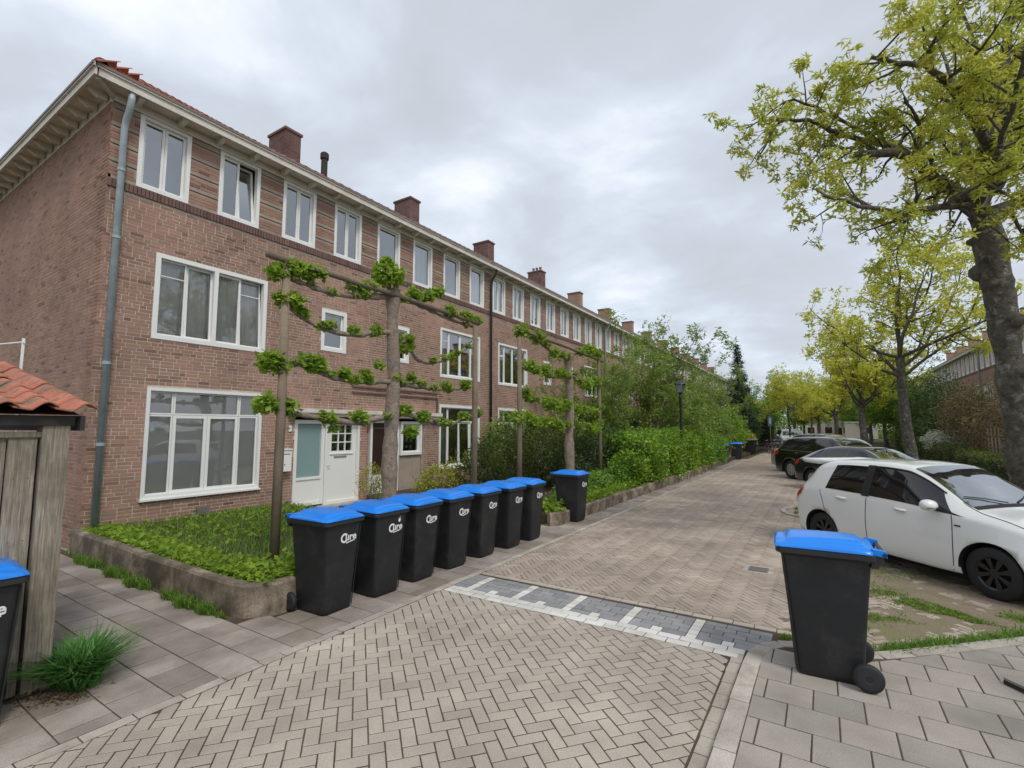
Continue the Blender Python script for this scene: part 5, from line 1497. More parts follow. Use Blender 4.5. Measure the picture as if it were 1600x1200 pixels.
ESP2 = [[(12.05, 3.93), (11.18, 3.99), (10.6, 4.16), (9.97, 4.22), (9.52, 4.23)], [(12.05, 3.93), (12.91, 4.22), (13.85, 4.31), (14.51, 4.13)], [(12.24, 3.41), (11.1, 3.34), (10.27, 3.35), (9.67, 3.46)], [(12.37, 3.42), (13.33, 3.31), (14.32, 3.49)], [(12.22, 2.51), (11.09, 2.61), (10.11, 2.72), (9.46, 2.79)], [(12.34, 2.52), (13.3, 2.45), (14.55, 2.59)], [(12.21, 2.02), (11.08, 2.02), (10.1, 2.11), (9.41, 2.2)], [(12.33, 2.02), (13.52, 1.94), (14.42, 2.08)]]
c2 = []
rr2 = random.Random(77)
for br in ESP2:
    for (ya, za), (yb, zb_) in zip(br, br[1:]):
        n = max(1, int(abs(yb-ya)/.30))
        for i in range(n):
            f = (i+rr2.random())/n; c2.append((ya+(yb-ya)*f, za+(zb_-za)*f+rr2.uniform(-.02,.14), rr2.uniform(.12,.26)))
espalier('leafier trained lime tree before the third house, second from the corner', -5.9, .2, [(9.42,4.10),(14.15,4.15)], 12.2, .13, ((9.42,4.28),(14.5,4.12)), ESP2, c2, 9, 125, 4.05,
         'two wooden poles with a cross beam holding the farther trained tree')

# ================================================================== shrubs and hedges
def blob_pts(n, blobs, shell=.5, rs=rng):
    out_ = []; vol = [b_[3]*b_[4]*b_[5] for b_ in blobs]; tv = sum(vol)
    for b_, v in zip(blobs, vol):
        m_ = max(8, int(n*v/tv)); a = rs.normal(0,1,(m_,3)); a /= np.linalg.norm(a,axis=1)[:,None]
        r = rs.uniform(shell,1.05,m_)**.6; k = 1+.22*np.sin(a[:,0]*5+b_[0])*np.sin(a[:,1]*4+b_[1])*np.sin(a[:,2]*6)
        out_.append(np.array(b_[:3]) + a*(r*k)[:,None]*np.array(b_[3:6]))
    P = np.concatenate(out_); return P[P[:,2] > .03]
def shrub(name, label, cat, loc, blobs, n, size, mat, stems=6, bark='bark', aspect=.55, grp=None, seed=1, droop=0., shell=.35, stem_r=.03, up=.5):
    rr = random.Random(seed); t = empty(name, loc); thing(t, label, cat, grp)
    st = MB(); tips = []
    for i in range(stems):
        b_ = rr.choice(blobs); a = rr.uniform(0, 6.28); e_ = Vector((b_[0]+b_[3]*.6*math.cos(a), b_[1]+b_[4]*.6*math.sin(a), b_[2]+b_[5]*rr.uniform(.1,.8)))
        s_ = Vector((rr.gauss(0,.08)+b_[0]*.3, rr.gauss(0,.08)+b_[1]*.3, -.05)); m1 = s_.lerp(e_, .5)+Vector((rr.gauss(0,.1),rr.gauss(0,.1),.1))
        q = resample(smooth_pts([s_, m1, e_]), .15); k = len(q); rd = [stem_r*(1-.75*j/k) for j in range(k)]
        st.tube(q, rd, 6, jit=.05); sprout(st, q, rd, rr, 0, tips, [(.35,.3,.7,.04,.25,.6)], .3)
    st.build('stems', M[bark], t)
    leaves('foliage', blob_pts(n, blobs, shell), size, M[mat], t, aspect=aspect, up=up, droop=droop)
    return t
def hedge(label, x0, x1, y0, y1, z0, z1, n, size, mat, rough=.06, inner='leaf_dark', grp=None):
    t = empty('hedge', ((x0+x1)/2, (y0+y1)/2, z0)); thing(t, label, 'hedge', grp)
    hx, hy, H_ = (x1-x0)/2, (y1-y0)/2, z1-z0
    fm = 1.0; s = rough*1.3
    vs = []; 
    A = [(2*hy*H_*2, 0), (2*hx*H_*2, 1), (4*hx*hy, 2)]; tot = sum(a for a, _ in A); out_ = []
    for a, kind in A:
        m_ = int(n*a/tot); u, v = rng.uniform(-1,1,m_), rng.uniform(0,1,m_); sg = np.where(rng.random(m_) < .5, -1, 1)
        if kind == 0: P = np.column_stack([sg*hx, u*hy, v*H_])
        elif kind == 1: P = np.column_stack([u*hx, sg*hy, v*H_])
        else: P = np.column_stack([u*hx, rng.uniform(-1,1,m_)*hy, np.full(m_, H_)])
        k = rough*(np.sin(P[:,1]*2.3+x0)+np.sin(P[:,1]*5.1)*.6+np.sin(P[:,2]*4+P[:,1]*3)*.6)
        if kind == 0: P[:,0] += sg*k
        else: P[:,2] += k*(1 if kind == 2 else .3)
        out_.append(P + rng.normal(0, rough*.8, P.shape))
    P = np.concatenate(out_); P = P[P[:,2] > .02]
    MB().box(-hx+s*1.4, hx-s*1.4, -hy+s, hy-s, 0, H_-s*1.6).build('inner_block', M['wood_dark'], t)  # solid dark box added as filler so the hedge is not see-through
    leaves('foliage', P, size, M[mat], t, aspect=.55, up=.3)
    return t
# planting at the houses
shrub('shrub','small yellow green shrub with sparse leaves in front of door 3','shrub',(-9.3,8.25,.0),[(0,0,.75,.38,.38,.42),(.1,.2,.45,.3,.3,.3)],1500,.05,'leaf_golden',9,aspect=.5,seed=3,stem_r=.012)
shrub('shrub','bushy bright green shrub in front of the window by door 5','shrub',(-8.6,9.9,.0),[(0,0,.65,.55,.62,.42),(.1,.35,.9,.22,.22,.38),(-.1,-.4,.5,.4,.35,.3),(.05,.6,.5,.35,.3,.3)],3600,.06,'leaf_golden',8,seed=4,stem_r=.014)
b = empty('water_butt', (-10.05,15.35,.0)); thing(b, 'grey green ribbed water butt at the foot of the dark drainpipe', 'water butt')
MB().lathe([(.24,0),(.27,.05),(.30,.35),(.305,.38),(.30,.41),(.31,.65),(.315,.68),(.31,.71),(.29,1.0),(.28,1.05),(.25,1.06)],24).build('barrel', M['butt'], b, smooth=True)
MB().lathe([(.29,1.061),(.295,1.10),(.1,1.13)],24).build('lid', M['bin_grey'], b)
MB().tube([(.30,0,.2),(.36,0,.2),(.36,0,.16)],.015,6).build('tap', M['pipe_dark'], b)
shrub('potted_shrub','dark shrub growing over the grey green water butt','shrub',(-9.9,15.1,1.05),[(0,0,.35,.5,.55,.4),(.2,.5,.2,.35,.45,.35)],2600,.08,'leaf_dark',7,seed=5,stem_r=.012)
shrub('dark_shrub','tall dense dark green shrub behind the second trained tree','shrub',(-7.7,11.6,.15),[(0,0,1.0,.9,1.3,.9),(.3,1.4,1.2,.9,1.2,.95),(-.2,-.9,.7,.7,.8,.7),(0,2.6,.9,.9,1.0,.9)],11000,.09,'leaf_hedge',14,seed=6)
shrub('dark_shrub','dark green evergreen shrub between the trained tree and the hedge','shrub',(-6.7,14.8,.15),[(0,0,.9,.8,1.2,.85),(.3,1.2,1.1,.8,1.0,.9),(.3,-1.3,.5,.6,.8,.5)],10000,.09,'leaf_dark',12,seed=7)
shrub('shrub','tall dark climbing shrub by the facade of the third house','shrub',(-9.3,14.2,.15),[(0,0,1.3,.6,1.4,1.1),(0,2.2,1.2,.6,1.1,1.1)],7500,.09,'leaf_mid',12,seed=8)
shrub('shrub','low green leafy shrub below the poles of the second trained tree','shrub',(-5.5,13.1,.15),[(0,0,.3,.4,.9,.35),(0,-1.7,.22,.35,.8,.28),(.1,1.5,.4,.4,.8,.4)],5500,.08,'leaf_green',8,seed=9)
lh = hedge('long bright green laurel hedge along the left pavement', -6.6,-4.85,15.6,26.5,.15,1.62,30000,.12,'leaf_laurel',.13)
hedge('darker green hedge continuing beyond the lamp post', -6.4,-4.9,26.8,30.2,.1,1.35,6000,.13,'leaf_green',.14)
shrub('shrub','round bright green bush in front of the left hedge end','shrub',(-5.3,15.2,.15),[(0,0,.6,.6,.8,.55)],3200,.10,'leaf_laurel',6,seed=10)
# tall loose shrub trees in the left gardens
specT = [(.38,.7,1.7,.08,.2,.6),(.3,.3,.75,.05,.25,.6)]
g1 = auto_tree(51, 1.2, 8.6, 3.3, .10, 15, specT, 60, .16, M['leaf_mid'], M['bark'], sig=.14, t0=.15); g1.name = 'garden_tree'
g1.location = (-7.2,24.5,.1); thing(g1, 'tall loose multi-stemmed garden tree with mid green leaves before the fifth house', 'tree')
again(g1, -6.9, 31, 2.4, .86, 'second loose garden tree right behind the black lamp post')
again(g1, -6.6, 37.5, 4.1, .78, 'third loose garden tree, sloping down towards the conifer')
shrub('shrub','mid green rounded bush overhanging the far pavement','shrub',(-6.0,30.5,.1),[(0,0,1.7,1.2,1.8,1.5),(.3,1.9,1.9,1.1,1.7,1.5),(0,-1.5,1.2,1.0,1.2,1.0)],14000,.14,'leaf_mid',12,seed=12)
shrub('shrub','yellowish green bush leaning over the far bins','shrub',(-5.6,36.5,.1),[(0,0,1.9,1.0,1.8,1.4),(0,2.6,1.5,1.0,1.6,1.3)],9000,.15,'leaf_laurel',10,seed=13)
shrub('shrub','golden shrub beside the farthest grey lidded bin','shrub',(-5.6,45,.1),[(0,0,.9,.9,1.6,.9)],4500,.14,'leaf_golden',8,seed=14)
shrub('dark_shrub','tall dark evergreen mass at the far left end of the gardens','shrub',(-6.6,49,.1),[(0,0,2.2,1.5,3.5,2.2),(-.2,6,2.0,1.6,3,2.0),(-.4,-5,1.8,1.4,2.5,1.9)],16000,.2,'leaf_dark',14,seed=15)
# conifer
def conifer(loc, H_, r, label):
    rr = random.Random(3); t = empty('conifer_tree', loc); thing(t, label, 'tree')
    MB().tube([(0,0,0),(.05,0,H_*.5),(0,0,H_)],[.16,.09,.015],8).build('trunk', M['bark_dark'], t)
    br = MB(); out_ = []; z = 1.0
    while z < H_-.1:
        f = 1-(z/H_); L = r*(f**.85)+.12
        for k in range(7):
            a = rr.uniform(0,6.28); d = Vector((math.cos(a),math.sin(a),-.15+rr.gauss(0,.1)))
            q = [Vector((0,0,z)), Vector((0,0,z))+d*L*.6, Vector((0,0,z))+d*L+Vector((0,0,.1*L))]
            br.tube(q,[.025*f+.006,.012,.004],3,cap=False)
            A = np.array([tuple(v) for v in q]); n = int(70*L)+8; tt = rng.uniform(.1,1,n)*2; i = np.minimum(tt.astype(int),1); ff = (tt-i)[:,None]
            out_.append(A[i]*(1-ff)+A[i+1]*ff+rng.normal(0,.07,(n,3)))
        z += .26
    br.build('branches', M['bark_dark'], t); leaves('crown', np.concatenate(out_), .17, M['needles'], t, aspect=.3, up=.1, droop=.3)
conifer((-6.1,46.9,0), 9.5, 1.7, 'dark narrow pointed conifer rising behind the left gardens')

# right side gardens
hedge('clipped low hedge nearest on the right, behind the big tree', 5.0,5.9,15.5,29.0,.0,.95,14000,.09,'leaf_hedge',.05)
hedge('clipped low hedge farther on the right, before the blossoming shrub', 5.2,6.0,29.8,43.0,.0,1.05,11000,.10,'leaf_hedge',.06)
hedge('small clipped block hedge beyond the second street tree', 5.4,7.2,50,55,.0,1.7,5000,.14,'leaf_green',.08)
shrub('dark_shrub','large rusty brown bare-stemmed shrub behind the right hedge','shrub',(6.6,33,.1),[(0,0,2.6,1.6,2.6,1.7),(.2,3.0,2.2,1.5,2.2,1.6),(0,-3.0,1.8,1.3,2.0,1.3)],12000,.13,'leaf_rust',22,seed=22,stem_r=.05,shell=.2)
shrub('dark_shrub','dark green holly bush right of the second street tree','shrub',(6.5,43.5,.1),[(0,0,3.0,2.0,3.6,2.6),(0,3.2,2.2,1.8,2.6,2.0),(-.3,-3.4,1.6,1.4,1.9,1.5)],16000,.17,'leaf_dark',14,seed=23)
shrub('blossom_shrub','low shrub covered in white blossom above the right hedge','shrub',(6.0,37.5,.1),[(0,0,1.05,1.0,2.6,.75)],6500,.11,'blossom',10,seed=24)
shrub('shrub','fresh green bush at the right edge behind the low hedge','shrub',(6.8,22.5,.1),[(0,0,1.1,.9,1.6,1.0),(.3,2.0,.8,.7,1.0,.7)],6000,.11,'leaf_green',9,seed=25)
tr = empty('garden_trellis', (5.95,27,.1)); thing(tr, 'thin brown wooden trellis behind the right hedge', 'trellis')
for i in range(4): MB().box(-.02,.02,i*.5-.02,i*.5+.02,0,1.9).build('upright', M['pole'], tr)
for z in (.6,1.1,1.6): MB().box(.021,.04,-.1,1.6,z-.02,z+.02).build('crossbar', M['pole'], tr)
gt = auto_tree(61, 2.6, 8.5, 3.6, .16, 13, specT, 30, .20, M['leaf_green'], M['bark_dark'], sig=.2, t0=.1); gt.name = 'garden_tree'
gt.location = (5.2,51,0); thing(gt, 'dense fresh green garden tree between the street trees on the right', 'tree')
again(gt, 5.2, 60, 2., 1.05, 'second dense green garden tree, farther behind the yellow street tree')
again(gt, 4.8, 72, 4., 1.1, 'third dense green garden tree towards the far end on the right')
again(gt, 4.6, 84, 1., 1.2, 'farthest dense green garden tree before the pale house')
again(gt, -7.5, 64, 3., 1.0, 'dense green garden tree at the far left end behind the conifer')
again(gt, -6.5, 78, 5., 1.15, 'farthest dense green tree on the left side of the road')
shrub('shrub','dark green bush mass behind the silver car','shrub',(6.4,47,.1),[(0,0,1.2,1.4,3,1.2),(.2,6,1.3,1.4,3,1.3),(.2,13,1.3,1.4,3,1.3)],9000,.2,'leaf_mid',8,seed=26)
# far wood that closes the street
blobs = [(x, rnd.uniform(-6,6), rnd.uniform(1.5,5.0), 7, 5, rnd.uniform(3,5.2)) for x in range(-60, 62, 6)]
P = blob_pts(46000, blobs, .3)
w_ = link('distant_trees', np_mesh('distant_trees', *(lambda VF: (VF[0], VF[1]))(leaf_arrays(P, .55, .6, .3)), M['leaf_mid'], rng.uniform(0,1,len(P))), loc=(0,128,0), kind='stuff')
# pale house far away
t = empty('pale_house', (2.6,112,0)); thing(t, 'pale rendered house closing the end of the street', 'house')
MB().box(-6,6,-.01,8,0,5.2).build('wall', M['stucco'], t)
MB().add([(-6.4,-.4,5.2),(6.4,-.4,5.2),(6.4,8.4,5.2),(-6.4,8.4,5.2),(-6.4,4,8.4),(6.4,4,8.4)],[(0,1,5,4),(2,3,4,5),(1,2,5),(3,0,4),(0,3,2,1)]).build('roof', M['tile_old'], t)
for x in (-4.5,-1.6,1.3,4.2):
    for z in (.9,3.3): MB().ring(-.6,.6,0,1.4,.08,-.03,.03).box(-.005,.005,-.52,.52,.08,1.32)
    for z in (.9,3.3):
        w = MB(); w.box(x-.7,x+.7,-.06,-.02,z,z+1.4); w.build('window', M['white'], t); MB().box(x-.6,x+.6,-.07,-.062,z+.1,z+1.3).build('pane', M['room_dark'], t)
MB().box(-.5,.5,-.06,-.02,0,2.1).build('door', M['room_dark'], t)

# ================================================================== cars
def pchip(xs, ys, x):
    """monotone cubic through the stations"""
    i = max(0, min(len(xs)-2, int(np.searchsorted(xs, x)-1)))
    def slope(j):
        if j <= 0 or j >= len(xs)-1: return 0 if j in (0,) else (ys[-1]-ys[-2])/(xs[-1]-xs[-2]) if j >= len(xs)-1 else 0
        a = (ys[j]-ys[j-1])/(xs[j]-xs[j-1]); b_ = (ys[j+1]-ys[j])/(xs[j+1]-xs[j])
        return 0 if a*b_ <= 0 else 2*a*b_/(a+b_)
    h = xs[i+1]-xs[i]; t = (x-xs[i])/h; m0, m1 = slope(i)*h, slope(i+1)*h
    if i == 0: m0 = (ys[1]-ys[0])
    return (2*t**3-3*t*t+1)*ys[i]+(t**3-2*t*t+t)*m0+(-2*t**3+3*t*t)*ys[i+1]+(t**3-t*t)*m1
class Body:
    """st rows: x, zb, zs, zt, wl, ws, wt"""
    def __init__(s, st): s.st = np.array(st, float); s.xs = s.st[:,0]
    def sec(s, x):
        zb, zs, zt, wl, ws, wt = [pchip(s.xs, s.st[:,k], x) for k in range(1,7)]
        zt = max(zt, zs+.02); mid = zb+(zs-zb)*.5
        P = [(0,zb),(wl*.86,zb),(wl*.985,zb+.035),(wl*1.0,zb+.12),(max(wl,ws)*1.012,mid),(ws*1.008,zs-.07*(zs-zb)/.6),(ws*.985,zs)]
        ry, rz = wt, zt-.05*min(1,(zt-zs)/.3)
        a = P[-1]
        for f in (.33,.66): P.append((a[0]+(ry-a[0])*f+.012*math.sin(f*math.pi), a[1]+(rz-a[1])*f))
        P += [(ry, rz),(ry*.93, zt-.02*min(1,(zt-zs)/.3)-.004),(ry*.6, zt),(ry*.3, zt+.008),(0, zt+.010)]
        return P
    NS = 13
    def pt(s, x, v, side=1):
        P = s.sec(x); i = min(int(v), len(P)-2); f = v-i
        y = P[i][0]*(1-f)+P[i+1][0]*f; z = P[i][1]*(1-f)+P[i+1][1]*f
        return Vector((x, side*y, z))
    def off(s, x, v, side, d):
        e_ = .02; p = s.pt(x, v, side); a = s.pt(min(x+e_, s.xs[-1]), v, side)-s.pt(max(x-e_, s.xs[0]), v, side)
        b_ = s.pt(x, min(v+.1, s.NS), side)-s.pt(x, max(v-.1,0), side)
        n = a.cross(b_)*side
        n = n.normalized() if n.length > 1e-9 else Vector((0,0,1))
        if n.z < -.2 and v > 8: n = -n
        c = Vector((p.x, 0, .5)); 
        if n.dot(p-c) < 0: n = -n
        return p+n*d
    def patch(s, mb, f, nu=14, nv=6, d=.004, side=1):
        """f(u,w) -> (x, v)"""
        vs = [s.off(*f(i/nu, j/nv), side, d) for i in range(nu+1) for j in range(nv+1)]
        fs = [(i*(nv+1)+j, (i+1)*(nv+1)+j, (i+1)*(nv+1)+j+1, i*(nv+1)+j+1) for i in range(nu) for j in range(nv)]
        if side < 0: fs = [q[::-1] for q in fs]
        return mb.add(vs, fs)
    def line(s, mb, pts, w=.011, d=.003, side=1):
        """thin strip following (x, v) points"""
        Q = []
        for (x0,v0),(x1,v1) in zip(pts, pts[1:]):
            n = 6
            for k in range(n): Q.append((x0+(x1-x0)*k/n, v0+(v1-v0)*k/n))
        Q.append(pts[-1]); P = [s.off(x, v, side, d) for x, v in Q]
        vs = []
        for i, p in enumerate(P):
            t_ = (P[min(i+1,len(P)-1)]-P[max(i-1,0)]).normalized(); nrm = Vector((0,side,0))
            c = t_.cross(nrm); c = c.normalized()*w/2 if c.length > 1e-6 else Vector((0,0,w/2))
            vs += [p+c, p-c]
        return mb.add(vs, [(2*i,2*i+1,2*i+3,2*i+2) for i in range(len(P)-1)])

def wheel(t, x, y, r, w, rimm, spokes, side, rw=.62):
    tw = MB().lathe([(r*rw,-w/2),(r*.93,-w/2),(r*.985,-w*.42),(r,-w*.25),(r,w*.25),(r*.985,w*.42),(r*.93,w/2),(r*rw,w/2)], 30, (x,y,r), 'Y', cap=False)
    wh = tw.build('wheel', M['rubber'], t, smooth=True)
    rb = MB(); o = side*(w/2-.012)
    def disc(rad, off_, n=30): return [(x+rad*math.cos(2*math.pi*i/n), y+off_, r+rad*math.sin(2*math.pi*i/n)) for i in range(n)]
    n = 30; A, B, C_ = disc(r*rw*1.04, o), disc(r*rw*.93, o-side*.012), disc(r*rw*.88, o-side*.10)
    rb.add(A+B+C_, [(i,(i+1)%n,n+(i+1)%n,n+i) for i in range(n)]+[(n+i,n+(i+1)%n,2*n+(i+1)%n,2*n+i) for i in range(n)]+[])
    rb.build('rim', rimm, wh)
    MB().add(C_, [tuple(range(n))]).build('brake_disc', M['car_dark'], wh)
    rb = MB()
    for k in range(spokes):
        a = 2*math.pi*k/spokes+.3; ca, sa_ = math.cos(a), math.sin(a)
        for da in (-.10, .10):
            a2 = a+da; p0 = Vector((x+.05*ca, y+o-side*.02, r+.05*sa_)); p1 = Vector((x+r*rw*.95*math.cos(a2), y+o-side*.012, r+r*rw*.95*math.sin(a2)))
            rb.bar(p0, p1, .028*r/.3, .018, (0,side,0))
    rb.lathe([(.0,-.005),(.055,-.005),(.055,.012),(.03,.02),(0,.02)], 14, (x, y+o-side*.02, r), 'Y', cap=False)
    rb.build('spokes', rimm, wh)
    return wh

def car(label, cat, st, wheels, wr, paint, glass, extra, rimm, spokes=5, ww=.19, seams=(), wsx=None, rwx=None, roof_v=9.6):
    t = empty('parked_car', (0,0,0)); thing(t, label, cat, 'cars parked at an angle')
    B = Body(st); L = B.xs[-1]; n = 84
    xs = [B.xs[0]+ (L-B.xs[0])*(.5-.5*math.cos(math.pi*(i/n)))*.35 + (L-B.xs[0])*(i/n)*.65 for i in range(n+1)]
    nv = 26; vs = []; m_ = nv*2
    for x in xs:
        row = [B.pt(x, B.NS*j/nv, 1) for j in range(nv+1)] + [B.pt(x, B.NS*j/nv, -1) for j in range(nv-1,0,-1)]
        vs += row
    fs = [(i*m_+j, i*m_+(j+1)%m_, (i+1)*m_+(j+1)%m_, (i+1)*m_+j) for i in range(n) for j in range(m_)]
    fs += [tuple(range(m_))[::-1], tuple(range(n*m_, (n+1)*m_))]
    b = MB().add(vs, fs); me = b.mesh('body', [M[paint], M['car_dark']])
    bo = link('body', me, t)
    # wheel arches by boolean
    cut = MB()
    hwid = max(B.st[:,5])
    for wx in wheels:
        for s in (-1,1):
            cut.lathe([(wr*1.14,-.17),(wr*1.14,.30)] if s > 0 else [(wr*1.14,-.30),(wr*1.14,.17)], 36, (wx, s*(hwid-.12), wr*1.03), 'Y')
    cme = cut.mesh('arch_cutter', [M['car_dark']])
    co = link('arch_cutter', cme)
    for nm_ in (me, cme):
        pass
    import bmesh
    for q in (me, cme):
        bm = bmesh.new(); bm.from_mesh(q); bmesh.ops.recalc_face_normals(bm, faces=bm.faces); bm.to_mesh(q); bm.free()
    md = bo.modifiers.new('b', 'BOOLEAN'); md.object = co; md.operation = 'DIFFERENCE'; md.solver = 'EXACT'
    bpy.context.view_layer.update()
    nm2 = bpy.data.meshes.new_from_object(bo.evaluated_get(bpy.context.evaluated_depsgraph_get()))
    bo.modifiers.clear(); bo.data = nm2; nm2.name = 'body'
    bpy.data.objects.remove(co)
    nm2.materials.clear(); nm2.materials.append(M[paint]); nm2.materials.append(M['car_dark'])
    for p in nm2.polygons:
        c = p.center; inside = False
        for wx in wheels:
            if math.hypot(c.x-wx, c.z-wr*1.03) < wr*1.145 and abs(p.normal.y) < .5: inside = True
            if math.hypot(c.x-wx, c.z-wr*1.03) < wr*1.12 and abs(c.y) < hwid-.2: inside = True
        if abs(p.normal.z) > .8 and c.z < .35: inside = True
        p.material_index = 1 if inside else 0; p.use_smooth = not inside
    for wx in wheels:
        for s in (-1,1): wheel(t, wx, s*(hwid-ww/2-.015), wr, ww, rimm, spokes, s)
    # glass
    for side in (-1, 1):
        for (xa, xb, va, vb, sl0, sl1) in glass:
            g_ = MB(); B.patch(g_, lambda u, w: (xa+(xb-xa)*u + (sl0*(1-u)+sl1*u)*w, va+(vb-va)*w), 16, 5, .004, side)
            g_.build('side_window', M['glass_dark'], t, smooth=True)
        sm_ = MB()
        for ln in seams: B.line(sm_, ln, side=side)
        sm_.build('panel_gap', M['seam'], t)
    x0, x1 = wsx
    vs = []; fs = []; nu, nw = 12, 16
    def span(xa, xb, vv, name, d=.005):
        g_ = MB(); vs = []
        for i in range(nu+1):
            x = xa+(xb-xa)*i/nu
            for j in range(nw+1):
                w = -1+2*j/nw; v = B.NS-(B.NS-vv)*abs(w); vs.append(B.off(x, v, 1 if w >= 0 else -1, d))
        g_.add(vs, [(i*(nw+1)+j, (i+1)*(nw+1)+j, (i+1)*(nw+1)+j+1, i*(nw+1)+j+1) for i in range(nu) for j in range(nw)])
        return g_.build(name, M['glass_screen'], t, smooth=True)
    span(x0, x1, roof_v, 'windscreen'); span(rwx[0], rwx[1], 9.7, 'rear_window')
    extra(t, B)
    return t
M['glass_screen'] = (lambda: None)
def mat_screen():
    m, nt, o = nodes('car windscreen'); N = NT(nt)
    a = N.n('ShaderNodeBsdfPrincipled', {'Base Color': (.01,.011,.012,1), 'Roughness': .05})
    g_ = N.n('ShaderNodeBsdfGlossy', {'Color': (.9,.93,.95,1), 'Roughness': .02})
    f = N.math('MINIMUM', N.math('ADD', N.math('MULTIPLY', N.n('ShaderNodeFresnel', {'IOR': 1.9}).outputs[0], 1.3), .16), .95)
    ms = N.n('ShaderNodeMixShader', {0: f}); nt.links.new(a.outputs[0], ms.inputs[1]); nt.links.new(g_.outputs[0], ms.inputs[2])
    nt.links.new(ms.outputs[0], o.inputs[0]); return m
M['glass_screen'] = mat_screen()
M['glass_dark'] = mat_plain('dark car glass', (.006,.007,.008), .04, spec=.5, coat=.35, var=0.)

HATCH = [# x, zb, zs, zt, wl, ws, wt
 (0,.42,.60,.70,.62,.62,.52),(.04,.30,.74,.88,.72,.74,.60),(.12,.24,.88,1.06,.79,.79,.62),(.26,.20,.95,1.26,.81,.79,.585),(.42,.20,.97,1.40,.82,.795,.575),(.62,.19,.975,1.455,.825,.80,.58),
 (1.1,.18,.965,1.50,.83,.805,.59),(1.6,.18,.95,1.505,.832,.805,.59),(1.98,.18,.935,1.48,.832,.805,.58),(2.2,.18,.925,1.40,.832,.805,.585),(2.5,.18,.91,1.225,.83,.80,.61),(2.78,.19,.895,1.04,.828,.795,.66),
 (2.95,.19,.88,.985,.825,.785,.68),(3.2,.19,.84,.945,.82,.76,.66),(3.5,.20,.76,.875,.79,.71,.60),(3.68,.21,.66,.78,.73,.64,.53),(3.77,.24,.56,.66,.63,.55,.44),(3.80,.30,.50,.56,.5,.45,.36)]
def hatch_extra(t, B):
    # rear spoiler
    vs = []; n = 12
    for i in range(n+1):
        y = -.57+1.14*i/n; k = 1-abs(y/.57)**3*.25
        vs += [(.50,y,1.458),(.09-.06*k,y,1.468),(.02-.06*k,y,1.445),(.06,y,1.395),(.38,y,1.38)]
    fs = [(i*5+j,(i+1)*5+j,(i+1)*5+(j+1)%5,i*5+(j+1)%5) for i in range(n) for j in range(5)]+[tuple(range(5)),tuple(range(n*5,n*5+5))]
    MB().add(vs, fs).build('rear_spoiler', M['paint_white'], t, smooth=True)
    for s in (-1,1):
        l = MB(); B.patch(l, lambda u, w: (.03+.03*w+u*(.15+.04*w), 5.0+u*.15+w*1.25), 8, 8, .014, s); l.build('tail_light', M['light_red'], t, smooth=True)
        l = MB(); B.patch(l, lambda u, w: (3.42+u*.26, 5.0+w*1.6+ (1-u)*.6), 8, 5, .008, s); l.build('headlight', M['light_clear'], t, smooth=True)
        # mirror
        b = MB(); y0 = s*.83
        loops = []
        for k, (yy, f) in enumerate(((.80,.4),(.84,.9),(.90,1.05),(.96,.95),(1.0,.5))):
            loops.append([(2.46+.085*f*math.cos(a)+.02, s*yy, 1.0+.075*f*math.sin(a)*(1 if math.sin(a) > 0 else .9)) for a in [2*math.pi*i/14 for i in range(14)]])
        loft(b, loops); mo = b.build('mirror', M['paint_white'], t, smooth=True)
        MB().box(2.46,2.56, min(s*.80,s*.985), max(s*.80,s*.985), .968,.976).build('mirror_strip', M['car_dark'], mo)
        g_ = MB(); B.patch(g_, lambda u, w: (2.36+u*.46, 6.12+w*(1-u)*1.2), 8, 4, .006, s); g_.build('mirror_base', M['car_dark'], t)
        for hx in (.95, 1.92):
            h_ = MB(); p = B.off(hx, 5.25, s, .012); q = B.off(hx+.17, 5.22, s, .012)
            h_.tube([p-Vector((0,s*.012,0)), p+(q-p)*.12+Vector((0,s*.014,0)), p+(q-p)*.5+Vector((0,s*.018,0)), q+(p-q)*.12+Vector((0,s*.014,0)), q-Vector((0,s*.012,0))],[.012,.017,.018,.017,.012],8)
            h_.build('door_handle', M['paint_white'], t, smooth=True)
        r_ = MB(); p = B.off(2.74, 4.9, s, .003); r_.box(p.x-.035,p.x+.035,min(p.y,p.y+s*.008),max(p.y,p.y+s*.008),p.z-.008,p.z+.008); r_.build('side_repeater', M['car_dark'], t)
        sk = MB(); B.patch(sk, lambda u, w: (.98+u*1.78, 1.9+w*.9), 14, 2, .006, s); sk.build('sill_trim', M['paint_white'], t, smooth=True)
        b = MB(); B.patch(b, lambda u, w: (1.38+.13*u, 6.12+w*2.75), 4, 6, .007, s); b.build('door_pillar', M['car_dark'], t)
        dl = MB()
        dl.tube([B.off(1.56+ .6*i/8, 8.75, s, .014) for i in range(9)]+[B.off(2.16+.35*i/6, 8.75-.0*i, s, .014) for i in range(1,7)],.010,5); dl.build('wind_deflector', M['car_dark'], t)
    wp = MB().tube([B.off(2.80,12.7,1,.02), B.off(2.72,11.6,1,.02), B.off(2.62,10.4,1,.018)],.007,5)
    wp.tube([B.off(2.80,12.6,-1,.02), B.off(2.70,11.4,-1,.02), B.off(2.64,10.2,-1,.018)],.007,5); wp.build('wiper', M['car_dark'], t)
    cw = MB()
    for i in range(2): pass
    vs = []
    for j in range(17):
        w = -1+2*j/16; v = 13-3.2*abs(w); sd_ = 1 if w >= 0 else -1
        vs += [B.off(2.80,v,sd_,.007), B.off(2.87,v,sd_,.006)]
    cw.add(vs, [(2*i,2*i+2,2*i+3,2*i+1) for i in range(16)]).build('cowl_grille', M['car_dark'], t)
    MB().box(3.79,3.815,-.26,.26,.38,.49).build('number_plate', M['leaf_golden'] if False else M['sticker'], t)
